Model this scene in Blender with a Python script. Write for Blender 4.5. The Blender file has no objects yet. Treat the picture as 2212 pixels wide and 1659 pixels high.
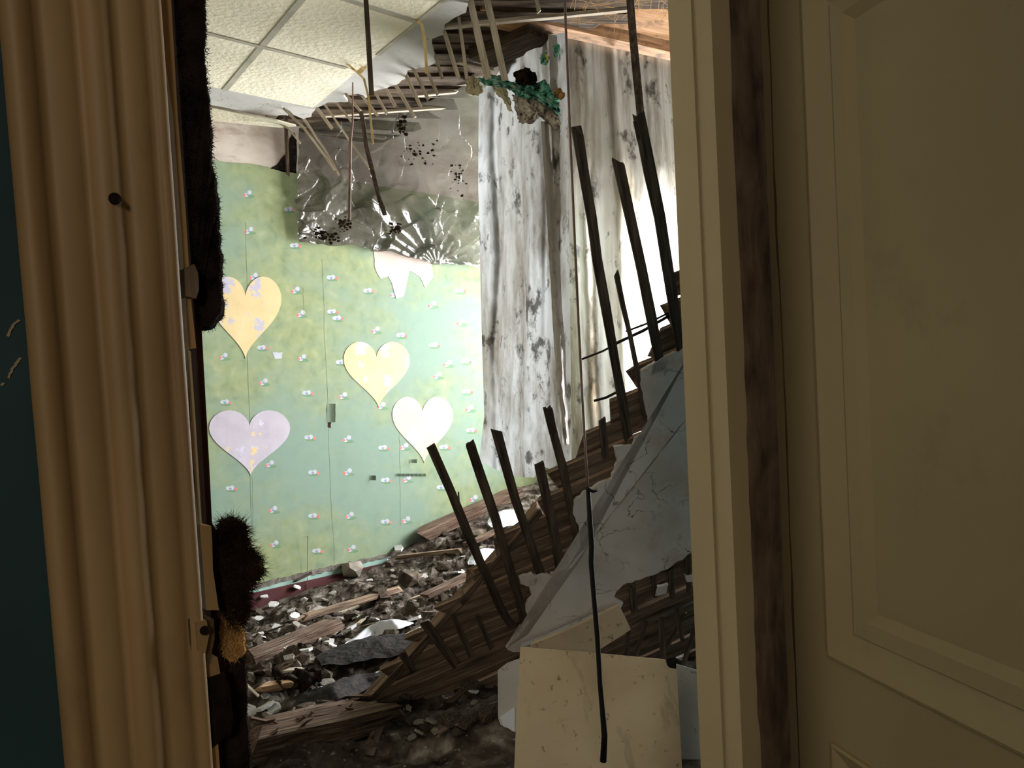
import bpy, bmesh, math, random
import numpy as np
from mathutils import Vector, Matrix, noise

# ------------------------------------------------------------------ camera, world, light, exposure
S = bpy.context.scene
C = S.collection
random.seed(7)
F_PX, CX, CY = 1750.0, 1106.0, 829.5
YAW = math.radians(48.5)            # angle between the view axis and the papered wall (world X)
PITCH = -math.atan(31 / 1750.0)
ROLL = math.atan(0.047)
EYE = Vector((0, 0, 1.42))
FWD = Vector((math.cos(YAW) * math.cos(PITCH), math.sin(YAW) * math.cos(PITCH), math.sin(PITCH)))
_r0 = Vector((math.sin(YAW), -math.cos(YAW), 0))
_u0 = _r0.cross(FWD)
RIGHT = _r0 * math.cos(ROLL) - _u0 * math.sin(ROLL)
UP = _r0 * math.sin(ROLL) + _u0 * math.cos(ROLL)
cam = bpy.data.cameras.new('camera')
camo = bpy.data.objects.new('camera', cam)
C.objects.link(camo)
cam.sensor_width = 36
cam.lens = F_PX / 2212 * 36
cam.clip_start = 0.02
m = Matrix((RIGHT, UP, -FWD)).transposed().to_4x4()
m.translation = EYE
camo.matrix_world = m
S.camera = camo

world = bpy.data.worlds.new('overcast_sky')
S.world = world
world.use_nodes = True
bgn = world.node_tree.nodes['Background']
bgn.inputs[0].default_value = (0.95, 0.975, 1.0, 1)
bgn.inputs[1].default_value = 31.0
S.view_settings.view_transform = 'Standard'
S.view_settings.look = 'None'
S.view_settings.gamma = 1
S.view_settings.use_curve_mapping = False
S.view_settings.exposure = 0.6
S.cycles.use_denoising = True
S.cycles.max_bounces = 10
S.cycles.diffuse_bounces = 6
S.cycles.transparent_max_bounces = 16
S.cycles.sample_clamp_indirect = 6

XW, YG, ZC = 5.47, 5.45, 3.17       # window wall, papered wall, ceiling height
WINDOWS = [(3.25, 4.98, 0.85, 2.8), (1.25, 2.95, 0.6, 2.85)]  # second opening is unseen, added and enlarged to brighten the room
for (y0, y1, z0, z1) in WINDOWS:     # sky portals in the two window openings
    L = bpy.data.lights.new('window_portal', 'AREA')
    L.shape = 'RECTANGLE'
    L.size, L.size_y = y1 - y0, z1 - z0
    L.cycles.is_portal = True
    o = bpy.data.objects.new('window_portal', L)
    C.objects.link(o)
    o.location = (XW + 0.4, (y0 + y1) / 2, (z0 + z1) / 2)
    o.rotation_euler = (math.radians(90), 0, math.radians(90))
L = bpy.data.lights.new('corridor_fill', 'POINT')  # added fill standing in for warm light from the corridor side
L.energy = 48
L.color = (1.0, 0.91, 0.80)
L.shadow_soft_size = 0.2
o = bpy.data.objects.new('corridor_fill', L)
C.objects.link(o)
o.location = (-1.5, -1.55, 2.2)

# ------------------------------------------------------------------ helpers
def ray(px, py):
    return FWD + RIGHT * ((px - CX) / F_PX) + UP * ((CY - py) / F_PX)
def at(px, py, d):
    return EYE + ray(px, py) * d
def onp(px, py, p, n):
    r = ray(px, py)
    return EYE + r * ((Vector(p) - EYE).dot(n) / r.dot(n))
def onY(px, py, y): return onp(px, py, (0, y, 0), Vector((0, 1, 0)))
def onX(px, py, x): return onp(px, py, (x, 0, 0), Vector((1, 0, 0)))
def onZ(px, py, z): return onp(px, py, (0, 0, z), Vector((0, 0, 1)))
def dep(p): return (Vector(p) - EYE).dot(FWD)
def nz(x, y=0.0, z=0.0): return noise.noise(Vector((x, y, z)))
def fbm(x, y=0.0, z=0.0, o=4): return noise.fractal(Vector((x, y, z)), 0.9, 2.1, o)
def U(a, b): return random.uniform(a, b)

MATS = {}
# albedo factor tuned per surface, scaling the swatch colours given below
ALB = {'wallpaper': (.70, .62, .66), 'wallpaper_strip': .7, 'sheet_fabric': .5, 'film_foil': .36, 'red_baseboard': .5, 'rubble': .66, 'beam_wood': .55, 'wall_plaster': .68,
       'heart_yellow': .7, 'heart_lilac': .7, 'heart_mixed': .7, 'paper_pink': .7, 'print_white': .68, 'print_red': .72, 'print_blue': .72, 'print_shadow': .64,
       'plaster_ceiling': .8, 'plaster_chunk': .8, 'grey_chunk': .75, 'dark_clod': .75, 'casing_paint': 1.55, 'door_paint': .9, 'dark_plank': 1.5,
       'brown_felt': 2.6, 'rotten_wood': .8, 'white_film': .8, 'attic_plank': .5, 'sheet_film': .8, 'band_film': .7, 'brown_wool': .55, 'fallen_tile': 1.15,
       'dark_felt_mat': .8, 'torn_edge': .7, 'foam_tile': 1.08, 'plaster_slab': 1.1, 'corridor_paint': 1.2}
def mat(name, stops, nscale=4.0, stretch=(1, 1, 1), rough=0.8, bump=0.2, detail=6, spec=0.25, stain=None, stain2=None,
        coord='Object', dist=0.02, bscale=None, alpha=None, transl=0.0, blur=0.0, clear=0.0, cracks=None, metal=0.0, distort=0.3):
    a = ALB.get(name, 1.0); a = a if isinstance(a, tuple) else (a, a, a)
    alb = lambda c: tuple(min(.93, v * k) for v, k in zip(c, a))
    stops = [(p, alb(c)) for p, c in stops]
    M = bpy.data.materials.new(name); M.use_nodes = True
    nt = M.node_tree; N = nt.nodes; Lk = nt.links
    P = N['Principled BSDF']
    tc = N.new('ShaderNodeTexCoord'); mp = N.new('ShaderNodeMapping')
    mp.inputs['Scale'].default_value = stretch
    Lk.new(tc.outputs[coord], mp.inputs[0])
    n1 = N.new('ShaderNodeTexNoise'); n1.inputs['Scale'].default_value = nscale; n1.inputs['Detail'].default_value = detail
    n1.inputs['Distortion'].default_value = distort
    Lk.new(mp.outputs[0], n1.inputs['Vector'])
    cr = N.new('ShaderNodeValToRGB')
    el = cr.color_ramp.elements
    el[0].position, el[0].color = stops[0][0], (*stops[0][1], 1)
    el[1].position, el[1].color = stops[-1][0], (*stops[-1][1], 1)
    for p, c in stops[1:-1]:
        e = el.new(p); e.color = (*c, 1)
    Lk.new(n1.outputs['Fac'], cr.inputs[0])
    col = cr.outputs[0]
    hsock = n1.outputs['Fac']
    for st in (stain, stain2):
        if st:
            sc, lo, hi, c, amt = st[:5]; c = alb(c)
            n2 = N.new('ShaderNodeTexNoise'); n2.inputs['Scale'].default_value = sc; n2.inputs['Detail'].default_value = 8
            n2.inputs['Roughness'].default_value = 0.68
            mp2 = N.new('ShaderNodeMapping'); mp2.inputs['Scale'].default_value = st[5] if len(st) > 5 else (1, 1, 1)
            mp2.inputs['Location'].default_value = (sc, 3.1 * sc, 1.7)
            Lk.new(tc.outputs[coord], mp2.inputs[0]); Lk.new(mp2.outputs[0], n2.inputs['Vector'])
            mr = N.new('ShaderNodeMapRange'); mr.inputs[1].default_value = lo; mr.inputs[2].default_value = hi
            mr.inputs[4].default_value = amt
            Lk.new(n2.outputs['Fac'], mr.inputs[0])
            mx = N.new('ShaderNodeMix'); mx.data_type = 'RGBA'
            Lk.new(mr.outputs[0], mx.inputs[0]); Lk.new(col, mx.inputs[6]); mx.inputs[7].default_value = (*c, 1)
            col = mx.outputs[2]
    if cracks:
        sc, wd, c = cracks[:3]
        vo = N.new('ShaderNodeTexVoronoi'); vo.feature = 'DISTANCE_TO_EDGE'; vo.inputs['Scale'].default_value = sc
        n3 = N.new('ShaderNodeTexNoise'); n3.inputs['Scale'].default_value = sc * 2.2; n3.inputs['Detail'].default_value = 4
        Lk.new(tc.outputs[coord], n3.inputs['Vector'])
        mxv = N.new('ShaderNodeMix'); mxv.data_type = 'RGBA'; mxv.inputs[0].default_value = 0.22
        mp3 = N.new('ShaderNodeMapping'); mp3.inputs['Scale'].default_value = cracks[3] if len(cracks) > 3 else (1, 1, 1)
        Lk.new(tc.outputs[coord], mp3.inputs[0])
        Lk.new(mp3.outputs[0], mxv.inputs[6]); Lk.new(n3.outputs['Color'], mxv.inputs[7]); Lk.new(mxv.outputs[2], vo.inputs['Vector'])
        n4 = N.new('ShaderNodeTexNoise'); n4.inputs['Scale'].default_value = sc * 1.1
        Lk.new(tc.outputs[coord], n4.inputs['Vector'])
        m4 = N.new('ShaderNodeMapRange'); m4.inputs[1].default_value = 0.42; m4.inputs[2].default_value = 0.62
        Lk.new(n4.outputs['Fac'], m4.inputs[0])
        mr = N.new('ShaderNodeMapRange'); mr.inputs[1].default_value = 0; mr.inputs[2].default_value = wd; mr.inputs[3].default_value = 1; mr.inputs[4].default_value = 0
        Lk.new(vo.outputs['Distance'], mr.inputs[0])
        mm = N.new('ShaderNodeMath'); mm.operation = 'MULTIPLY'
        Lk.new(mr.outputs[0], mm.inputs[0]); Lk.new(m4.outputs[0], mm.inputs[1])
        mx = N.new('ShaderNodeMix'); mx.data_type = 'RGBA'
        Lk.new(mm.outputs[0], mx.inputs[0]); Lk.new(col, mx.inputs[6]); mx.inputs[7].default_value = (*c, 1)
        col = mx.outputs[2]
    Lk.new(col, P.inputs['Base Color'])
    P.inputs['Roughness'].default_value = rough
    P.inputs['Specular IOR Level'].default_value = spec
    P.inputs['Metallic'].default_value = metal
    nrm = None
    if bump:
        b = N.new('ShaderNodeBump'); b.inputs['Strength'].default_value = bump; b.inputs['Distance'].default_value = dist
        if bscale:
            nb = N.new('ShaderNodeTexNoise'); nb.inputs['Scale'].default_value = bscale; nb.inputs['Detail'].default_value = 5
            Lk.new(mp.outputs[0], nb.inputs['Vector']); hsock = nb.outputs['Fac']
        Lk.new(hsock, b.inputs['Height']); Lk.new(b.outputs[0], P.inputs['Normal']); nrm = b.outputs[0]
    sh = P.outputs[0]
    def mixin(bs, fac):
        nonlocal sh
        mx = N.new('ShaderNodeMixShader'); mx.inputs[0].default_value = fac
        Lk.new(sh, mx.inputs[1]); Lk.new(bs.outputs[0], mx.inputs[2]); sh = mx.outputs[0]
    if transl:
        t = N.new('ShaderNodeBsdfTranslucent'); Lk.new(col, t.inputs[0]); mixin(t, transl)
    if blur:
        t = N.new('ShaderNodeBsdfRefraction'); t.inputs['IOR'].default_value = 1.18; t.inputs['Roughness'].default_value = 0.75
        Lk.new(col, t.inputs[0]); mixin(t, blur)
    if clear:
        t = N.new('ShaderNodeBsdfTransparent'); mixin(t, clear)
    if sh is not P.outputs[0]:
        Lk.new(sh, N['Material Output'].inputs[0])
    MATS[name] = M
    return M

def g(v): return (v, v, v)
def rgb(r, gg, b):   # sRGB 0-255 to linear
    return tuple(((c / 255) / 12.92 if c / 255 <= 0.04045 else (((c / 255) + 0.055) / 1.055) ** 2.4) for c in (r, gg, b))

mat('dark_plank', [(0.3, rgb(60, 48, 40)), (0.55, rgb(108, 90, 74)), (0.75, rgb(142, 122, 102))], 5, (1, 12, 12), 0.85, 0.5)
mat('attic_plank', [(0.3, rgb(58, 44, 34)), (0.5, rgb(104, 84, 64)), (0.75, rgb(150, 128, 104))], 5, (1, 12, 12), 0.85, 0.5, stain=(3, .5, .65, rgb(40, 30, 24), .7))
mat('lath_dark', [(0.3, rgb(48, 38, 32)), (0.55, rgb(84, 70, 58)), (0.75, rgb(120, 104, 88))], 6, (1, 14, 14), 0.85, 0.5)
mat('lath_pale', [(0.3, rgb(150, 134, 116)), (0.55, rgb(198, 184, 164)), (0.8, rgb(226, 216, 198))], 6, (1, 14, 14), 0.85, 0.4)
mat('beam_wood', [(0.3, rgb(150, 104, 66)), (0.55, rgb(206, 154, 106)), (0.8, rgb(226, 184, 138))], 4, (1, 10, 10), 0.8, 0.35, stain=(7, .52, .66, rgb(58, 36, 22), .85))
mat('rotten_wood', [(0.3, rgb(52, 38, 30)), (0.5, rgb(110, 88, 72)), (0.7, rgb(150, 130, 112))], 5, (1, 16, 16), 0.9, 0.8, stain=(4, .5, .7, rgb(70, 36, 24), .6))
mat('fresh_wood', [(0.3, rgb(130, 100, 74)), (0.7, rgb(196, 164, 128))], 5, (1, 12, 12), 0.8, 0.4)
mat('casing_paint', [(0.3, rgb(108, 86, 56)), (0.5, rgb(128, 104, 70)), (0.7, rgb(140, 116, 80))], 3, (2, 2, .35), 0.55, 0.12, spec=.35, stain=(5, .56, .72, rgb(66, 50, 32), .5, (1, 1, .3)))
mat('jamb_paint', [(0.3, rgb(170, 156, 122)), (0.7, rgb(188, 172, 138))], 2, (2, 2, .4), 0.5, 0.06, spec=.35, stain=(9, .62, .75, rgb(120, 100, 70), .5, (1, 1, .3)))
mat('door_paint', [(0.3, rgb(150, 136, 102)), (0.7, rgb(172, 156, 118))], 1.6, (1, 1, .6), 0.5, 0.05, spec=.35, stain=(4, .6, .8, rgb(118, 106, 82), .5))
mat('door_crack', [(0.3, rgb(70, 58, 38)), (0.7, rgb(110, 96, 64))], 20, (1, 1, .3), 0.8, 0.2)
mat('corridor_paint', [(0.3, rgb(34, 54, 56)), (0.7, rgb(46, 68, 70))], 3, (1, 1, 1), 0.6, 0.1, stain=(6, .66, .7, rgb(130, 140, 138), .5, (1, 1, .5)))
mat('corridor_plain', [(0.3, rgb(150, 136, 110)), (0.7, rgb(168, 150, 122))], 2, (1, 1, 1), 0.7, 0.1)
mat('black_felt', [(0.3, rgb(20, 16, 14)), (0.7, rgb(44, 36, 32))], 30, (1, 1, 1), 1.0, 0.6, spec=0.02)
mat('brown_felt', [(0.3, rgb(44, 36, 30)), (0.7, rgb(82, 70, 58))], 16, (1, 1, .5), 1.0, 0.5, spec=0.02)
mat('tan_wool', [(0.3, rgb(130, 96, 56)), (0.7, rgb(186, 146, 92))], 22, (1, 1, 1), 1.0, 0.5, spec=0.02)
mat('jamb_wood', [(0.3, rgb(48, 26, 20)), (0.7, rgb(84, 52, 40))], 6, (8, 8, .6), 0.9, 0.4)
mat('plaster_ceiling', [(0.3, rgb(186, 182, 176)), (0.55, rgb(206, 202, 196)), (0.75, rgb(218, 214, 206))], 3, (1, 1, 1), 0.9, 0.3, stain=(3, .55, .7, rgb(196, 180, 148), .6), cracks=(5, .012, rgb(80, 74, 66)))
mat('plaster_slab', [(0.3, rgb(192, 180, 170)), (0.5, rgb(216, 206, 198)), (0.72, rgb(230, 222, 216))], 2.5, (1, 1, 1), 0.9, 0.35, stain=(2.2, .56, .72, rgb(176, 138, 110), .6), stain2=(12, .63, .7, rgb(140, 128, 116), .6), cracks=(4.5, .014, rgb(48, 40, 34), (1, 2.2, 1)))
mat('plaster_chunk', [(0.3, rgb(176, 172, 164)), (0.5, rgb(212, 210, 206)), (0.7, rgb(234, 234, 234))], 9, (1, 1, 1), 0.9, 0.4, stain=(14, .55, .7, rgb(150, 140, 126), .6))
mat('grey_chunk', [(0.3, rgb(112, 104, 94)), (0.5, rgb(150, 142, 130)), (0.7, rgb(184, 176, 164))], 9, (1, 1, 1), 0.95, 0.5)
mat('dark_clod', [(0.3, rgb(52, 44, 38)), (0.5, rgb(90, 80, 70)), (0.7, rgb(130, 118, 104))], 12, (1, 1, 1), 1.0, 0.6, spec=.05)
mat('rubble', [(0.32, rgb(48, 40, 35)), (0.48, rgb(86, 76, 68)), (0.6, rgb(124, 114, 104)), (0.72, rgb(176, 168, 160))], 9, (1, 1, 1), 1.0, 0.9, detail=10, spec=.05, dist=.03, stain=(38, .62, .66, rgb(196, 192, 184), .8))
mat('floor_wood', [(0.3, rgb(46, 42, 44)), (0.5, rgb(62, 58, 60)), (0.7, rgb(82, 76, 74))], 7, (1, 6, 1), 0.9, 0.4, stain=(20, .6, .68, rgb(120, 112, 104), .6))
mat('wall_plaster', [(0.3, rgb(176, 158, 140)), (0.5, rgb(206, 192, 176)), (0.7, rgb(222, 212, 198))], 3, (1, 1, 1.6), 0.9, 0.25, stain=(2.4, .55, .72, rgb(140, 112, 88), .75, (1, 1, 3)))
mat('inner_plaster', [(0.3, rgb(180, 170, 150)), (0.7, rgb(206, 198, 180))], 3, (1, 1, 1), 0.9, 0.2)
mat('wallpaper', [(0.28, rgb(128, 150, 104)), (0.45, rgb(148, 168, 118)), (0.6, rgb(158, 176, 124)), (0.75, rgb(174, 190, 142))], 11, (1, 1, 1), 0.75, 0.15, detail=9, bscale=2.2, dist=.03,
    stain=(.6, .44, .6, rgb(134, 168, 150), .85, (1, 1, 1.6)), stain2=(60, .66, .72, rgb(196, 214, 180), .5))
mat('wallpaper_strip', [(0.3, rgb(150, 190, 176)), (0.7, rgb(176, 208, 194))], 11, (1, 1, 1), 0.75, 0.1)
mat('print_white', [(0.3, rgb(190, 194, 200)), (0.7, rgb(206, 210, 216))], 20, bump=0)
mat('print_red', [(0.3, rgb(214, 110, 100)), (0.7, rgb(226, 140, 130))], 20, bump=0)
mat('print_blue', [(0.3, rgb(140, 140, 176)), (0.7, rgb(160, 160, 190))], 20, bump=0)
mat('print_shadow', [(0.3, rgb(118, 150, 116)), (0.7, rgb(126, 158, 122))], 20, bump=0)
mat('heart_yellow', [(0.3, rgb(222, 196, 142)), (0.7, rgb(230, 208, 158))], 5, (1, 1, 1), 0.7, 0.25, bscale=6, stain=(4.4, .535, .555, rgb(194, 188, 202), 1.0), dist=.02)
mat('heart_lilac', [(0.3, rgb(190, 180, 190)), (0.7, rgb(204, 196, 206))], 5, (1, 1, 1), 0.7, 0.25, bscale=6, stain=(5, .57, .59, rgb(214, 206, 226), 1.0), stain2=(4.2, .6, .62, rgb(236, 208, 146), 1.0), dist=.02)
mat('heart_mixed', [(0.3, rgb(232, 216, 168)), (0.7, rgb(236, 224, 182))], 5, (1, 1, 1), 0.7, 0.25, bscale=6, stain=(3.2, .5, .52, rgb(206, 200, 212), 1.0), dist=.02)
mat('paper_pink', [(0.3, rgb(206, 184, 170)), (0.7, rgb(222, 204, 192))], 5, (1, 1, 1), 0.8, 0.2)
mat('red_baseboard', [(0.3, rgb(86, 44, 46)), (0.7, rgb(116, 62, 62))], 6, (1, 1, 1), 0.6, 0.2, stain=(8, .58, .7, rgb(60, 40, 36), .7))
mat('torn_edge', [(0.3, rgb(90, 84, 76)), (0.7, rgb(150, 142, 132))], 20, (1, 1, 1), 0.95, 0.6)
mat('foam_tile', [(0.3, rgb(228, 218, 194)), (0.7, rgb(234, 226, 204))], 2, (1, 1, 1), 0.8, .55, bscale=36, dist=.012, stain=(1.2, .6, .8, rgb(212, 204, 180), .6), distort=1.2)
mat('tile_strip', [(0.3, rgb(164, 158, 142)), (0.7, rgb(184, 178, 160))], 9, (1, 1, 1), 0.7, 0.1)
mat('yellow_strip', [(0.3, rgb(206, 176, 116)), (0.7, rgb(228, 206, 152))], 9, (1, 1, 1), 0.7, 0.1)
mat('fallen_tile', [(0.3, rgb(186, 164, 134)), (0.5, rgb(208, 186, 154)), (0.7, rgb(218, 198, 168))], 3, (1, 1, 1), 0.85, 0.25, stain=(26, .6, .68, rgb(92, 74, 52), .8), stain2=(5, .58, .72, rgb(126, 104, 76), .5, (3, 1, .6)))
mat('fallen_tile_grey', [(0.3, rgb(176, 174, 170)), (0.7, rgb(204, 202, 202))], 3, (1, 1, 1), 0.85, 0.25, stain=(26, .6, .68, rgb(110, 96, 80), .8))
mat('white_board', [(0.3, rgb(220, 226, 240)), (0.7, rgb(232, 236, 246))], 3, (1, 1, 1), 0.6, 0.05)
mat('film_foil', [(0.3, rgb(104, 94, 84)), (0.5, rgb(142, 132, 118)), (0.7, rgb(176, 168, 152))], 2.6, (1, 1, 1), 0.2, 0.45, spec=1.0, bscale=7, dist=.03, stain=(2.6, .5, .68, rgb(70, 58, 50), .85), stain2=(9, .58, .66, rgb(48, 40, 34), .8), clear=.2, transl=.2)
mat('sheet_fabric', [(0.3, rgb(150, 146, 136)), (0.5, rgb(184, 184, 180)), (0.7, rgb(206, 208, 208))], 2, (1, 1, .4), 0.55, 0.3, spec=.4, bscale=14, dist=.012, stain=(2.4, .44, .64, rgb(96, 82, 60), .9, (1.8, 1.8, .5)), stain2=(9, .555, .63, rgb(50, 44, 36), .85, (1, 1, .7)), transl=.45)
mat('sheet_film', [(0.3, rgb(176, 168, 152)), (0.5, rgb(206, 200, 188)), (0.7, rgb(226, 224, 216))], 2, (1, 1, .3), 0.4, 0.3, spec=.5, bscale=11, dist=.012, stain=(2.6, .43, .64, rgb(104, 88, 62), .9, (2, 2, .25)), stain2=(8, .565, .65, rgb(52, 46, 38), .85, (1, 1, .7)), transl=.42, blur=.6)
mat('band_film', [(0.3, rgb(150, 136, 120)), (0.7, rgb(214, 206, 196))], 3, (1, 1, .4), 0.3, 0.5, spec=.7, bscale=30, dist=.01, stain=(9, .55, .66, rgb(90, 66, 46), .8), transl=.4)
mat('green_fleece', [(0.36, rgb(58, 82, 70)), (0.47, rgb(84, 164, 140)), (0.58, rgb(140, 196, 176)), (0.68, rgb(200, 206, 194))], 16, (1, 1, 1), 1.0, 0.8, detail=9)
mat('grey_wool', [(0.3, rgb(130, 116, 104)), (0.5, rgb(184, 172, 160)), (0.7, rgb(226, 216, 206))], 14, (1, 1, 1), 1.0, 0.8, detail=9, spec=.05)
mat('brown_wool', [(0.3, rgb(36, 26, 20)), (0.7, rgb(84, 64, 48))], 26, (1, 1, 1), 1.0, 0.8, spec=.05)
mat('cream_paper', [(0.3, rgb(196, 182, 148)), (0.7, rgb(212, 200, 170))], 6, (1, 1, 1), 0.9, 0.2)
mat('yellow_scrap', [(0.3, rgb(220, 190, 40)), (0.7, rgb(236, 206, 70))], 6)
mat('black_cable', [(0.3, rgb(12, 11, 11)), (0.7, rgb(26, 24, 24))], 8, rough=.6, bump=.1)
mat('thin_wire', [(0.3, rgb(96, 76, 66)), (0.7, rgb(150, 124, 110))], 8, rough=.6, bump=.1)
mat('rusty_metal', [(0.3, rgb(54, 42, 30)), (0.7, rgb(104, 88, 60))], 18, rough=.6, bump=.3)
mat('window_paint', [(0.3, rgb(214, 214, 210)), (0.7, rgb(228, 228, 224))], 4)
mat('dark_felt_mat', [(0.3, rgb(44, 42, 42)), (0.7, rgb(74, 70, 68))], 40, rough=1.0, bump=.5, spec=.03)
mat('white_film', [(0.3, rgb(206, 210, 222)), (0.7, rgb(236, 238, 246))], 5, rough=.35, bump=.3, spec=.6, stain=(30, .6, .66, rgb(120, 114, 108), .7))
mat('bulb_glass', [(0.3, rgb(240, 230, 200)), (0.7, rgb(244, 236, 210))], 4)
G = bpy.data.materials.new('pane_glass'); G.use_nodes = True
_N = G.node_tree.nodes; _l = G.node_tree.links
_t = _N.new('ShaderNodeBsdfTransparent'); _g = _N.new('ShaderNodeBsdfGlossy'); _g.inputs['Roughness'].default_value = .02
_x = _N.new('ShaderNodeMixShader'); _x.inputs[0].default_value = .06
_l.new(_t.outputs[0], _x.inputs[1]); _l.new(_g.outputs[0], _x.inputs[2]); _l.new(_x.outputs[0], _N['Material Output'].inputs[0])
MATS['pane_glass'] = G

MW = {}     # world matrices, kept here because nothing is evaluated while building
def link(name, data, parent=None, M=None):
    o = bpy.data.objects.new(name, data); C.objects.link(o)
    M = M or Matrix.Identity(4)
    MW[o.name] = M
    if parent:
        o.parent = parent
        o.matrix_basis = MW[parent.name].inverted() @ M
    else:
        o.matrix_basis = M
    return o
def tag(o, label=None, cat=None, group=None, kind=None):
    if label: o['label'] = label
    if cat: o['category'] = cat
    if group: o['group'] = group
    if kind: o['kind'] = kind
    return o
def empty(name, loc):
    o = link(name, None, None, Matrix.Translation(Vector(loc))); o.empty_display_size = .1
    return o
def mesh(name, verts, faces, mt, smooth=False):
    me = bpy.data.meshes.new(name)
    me.from_pydata([tuple(v) for v in verts], [], faces)
    for k in (mt if isinstance(mt, (list, tuple)) else [mt]): me.materials.append(MATS[k])
    bm = bmesh.new(); bm.from_mesh(me)
    bmesh.ops.recalc_face_normals(bm, faces=bm.faces)
    bm.to_mesh(me); bm.free()
    if smooth:
        for p in me.polygons: p.use_smooth = True
    return me
def add(name, verts, faces, mt, parent=None, smooth=False):
    """mesh given in world space; its origin is moved to its own centre"""
    c = sum((Vector(v) for v in verts), Vector()) / len(verts)
    return link(name, mesh(name, [Vector(v) - c for v in verts], faces, mt, smooth), parent, Matrix.Translation(c))
BOXF = [(0, 1, 3, 2), (4, 6, 7, 5), (0, 4, 5, 1), (2, 3, 7, 6), (0, 2, 6, 4), (1, 5, 7, 3)]
def boxes(name, bs, mt, parent=None):
    V, Fc = [], []
    for (x0, x1, y0, y1, z0, z1) in bs:
        b = len(V)
        V += [(x, y, z) for x in (x0, x1) for y in (y0, y1) for z in (z0, z1)]
        Fc += [tuple(b + i for i in f) for f in BOXF]
    return add(name, V, Fc, mt, parent)
def prism(name, pts, n, th, mt, parent=None, smooth=False):
    """polygon pts extruded by -n*th (front face at pts)"""
    n = Vector(n).normalized(); k = len(pts)
    V = [Vector(p) for p in pts] + [Vector(p) - n * th for p in pts]
    Fc = [tuple(range(k)), tuple(range(2 * k - 1, k - 1, -1))] + [(i, (i + 1) % k, k + (i + 1) % k, k + i) for i in range(k)]
    return add(name, V, Fc, mt, parent, smooth)
def jag(pts, step, amp, closed=True):
    """2D polyline with a ragged outline"""
    out = []
    n = len(pts)
    for i in range(n if closed else n - 1):
        a, b = pts[i], pts[(i + 1) % n]
        L = math.hypot(b[0] - a[0], b[1] - a[1]); k = max(1, int(L / step))
        for j in range(k):
            t = j / k
            e = amp if j else amp * .4
            out.append((a[0] + (b[0] - a[0]) * t + U(-e, e), a[1] + (b[1] - a[1]) * t + U(-e, e)))
    if not closed: out.append(pts[-1])
    return out
def stick(name, path, w, th, mt, parent=None, face=None, broken=True, jit=.12):
    """flat bar along a 3D path; face = direction its wide side looks at. Local X runs along it"""
    P = [Vector(p) for p in path]
    ax = (P[-1] - P[0]).normalized()
    face = Vector(face) if face is not None else (EYE - P[0])
    wd = ax.cross(face).normalized(); tn = wd.cross(ax).normalized()
    M = Matrix((ax, wd, tn)).transposed().to_4x4(); M.translation = P[0]
    Mi = M.inverted()
    # resample
    Q = [P[0]]
    for a, b in zip(P, P[1:]):
        k = max(2, int((b - a).length / .14))
        for j in range(1, k + 1): Q.append(a.lerp(b, j / k))
    V, Fc = [], []
    ph = U(0, 50)
    for i, q in enumerate(Q):
        l = Mi @ q
        ww = w * (1 + jit * nz(ph + i * .7)) / 2
        dy = w * jit * nz(ph + 9 + i * .5)
        for sy, sz in ((-1, -1), (1, -1), (1, 1), (-1, 1)):
            ex = 0
            if broken and i in (0, len(Q) - 1): ex = U(-.6, .6) * w
            V.append((l.x + ex, l.y + dy + sy * ww, l.z + sz * th / 2))
        if i:
            b = 4 * (i - 1)
            for j in range(4): Fc.append((b + j, b + (j + 1) % 4, b + 4 + (j + 1) % 4, b + 4 + j))
    Fc += [(3, 2, 1, 0), tuple(len(V) - 4 + j for j in range(4))]
    return link(name, mesh(name, V, Fc, mt), parent, M)
def tube(name, path, r, mt, parent=None, seg=8, rr=None):
    P = [Vector(p) for p in path]; V, Fc = [], []
    for i, p in enumerate(P):
        d = (P[min(i + 1, len(P) - 1)] - P[max(i - 1, 0)]).normalized()
        a = d.cross(Vector((.31, .2, .9) if abs(d.z) < .8 else (1, .2, 0))).normalized(); b = d.cross(a)
        R = rr[i] if rr else r
        for k in range(seg):
            t = 2 * math.pi * k / seg
            V.append(p + (a * math.cos(t) + b * math.sin(t)) * R)
        if i:
            s = seg * (i - 1)
            for k in range(seg): Fc.append((s + k, s + (k + 1) % seg, s + seg + (k + 1) % seg, s + seg + k))
    Fc += [tuple(range(seg - 1, -1, -1)), tuple(len(V) - seg + k for k in range(seg))]
    return add(name, V, Fc, mt, parent, True)
def grid(name, fn, nu, nv, mt, parent=None, smooth=True, keep=None):
    V = [fn(i / nu, j / nv) for j in range(nv + 1) for i in range(nu + 1)]
    Fc = []
    for j in range(nv):
        for i in range(nu):
            if keep is None or keep((i + .5) / nu, (j + .5) / nv):
                a = j * (nu + 1) + i
                Fc.append((a, a + 1, a + nu + 2, a + nu + 1))
    return add(name, V, Fc, mt, parent, smooth)
def interp(tab, x):
    return float(np.interp(x, [t[0] for t in tab], [t[1] for t in tab]))

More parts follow.
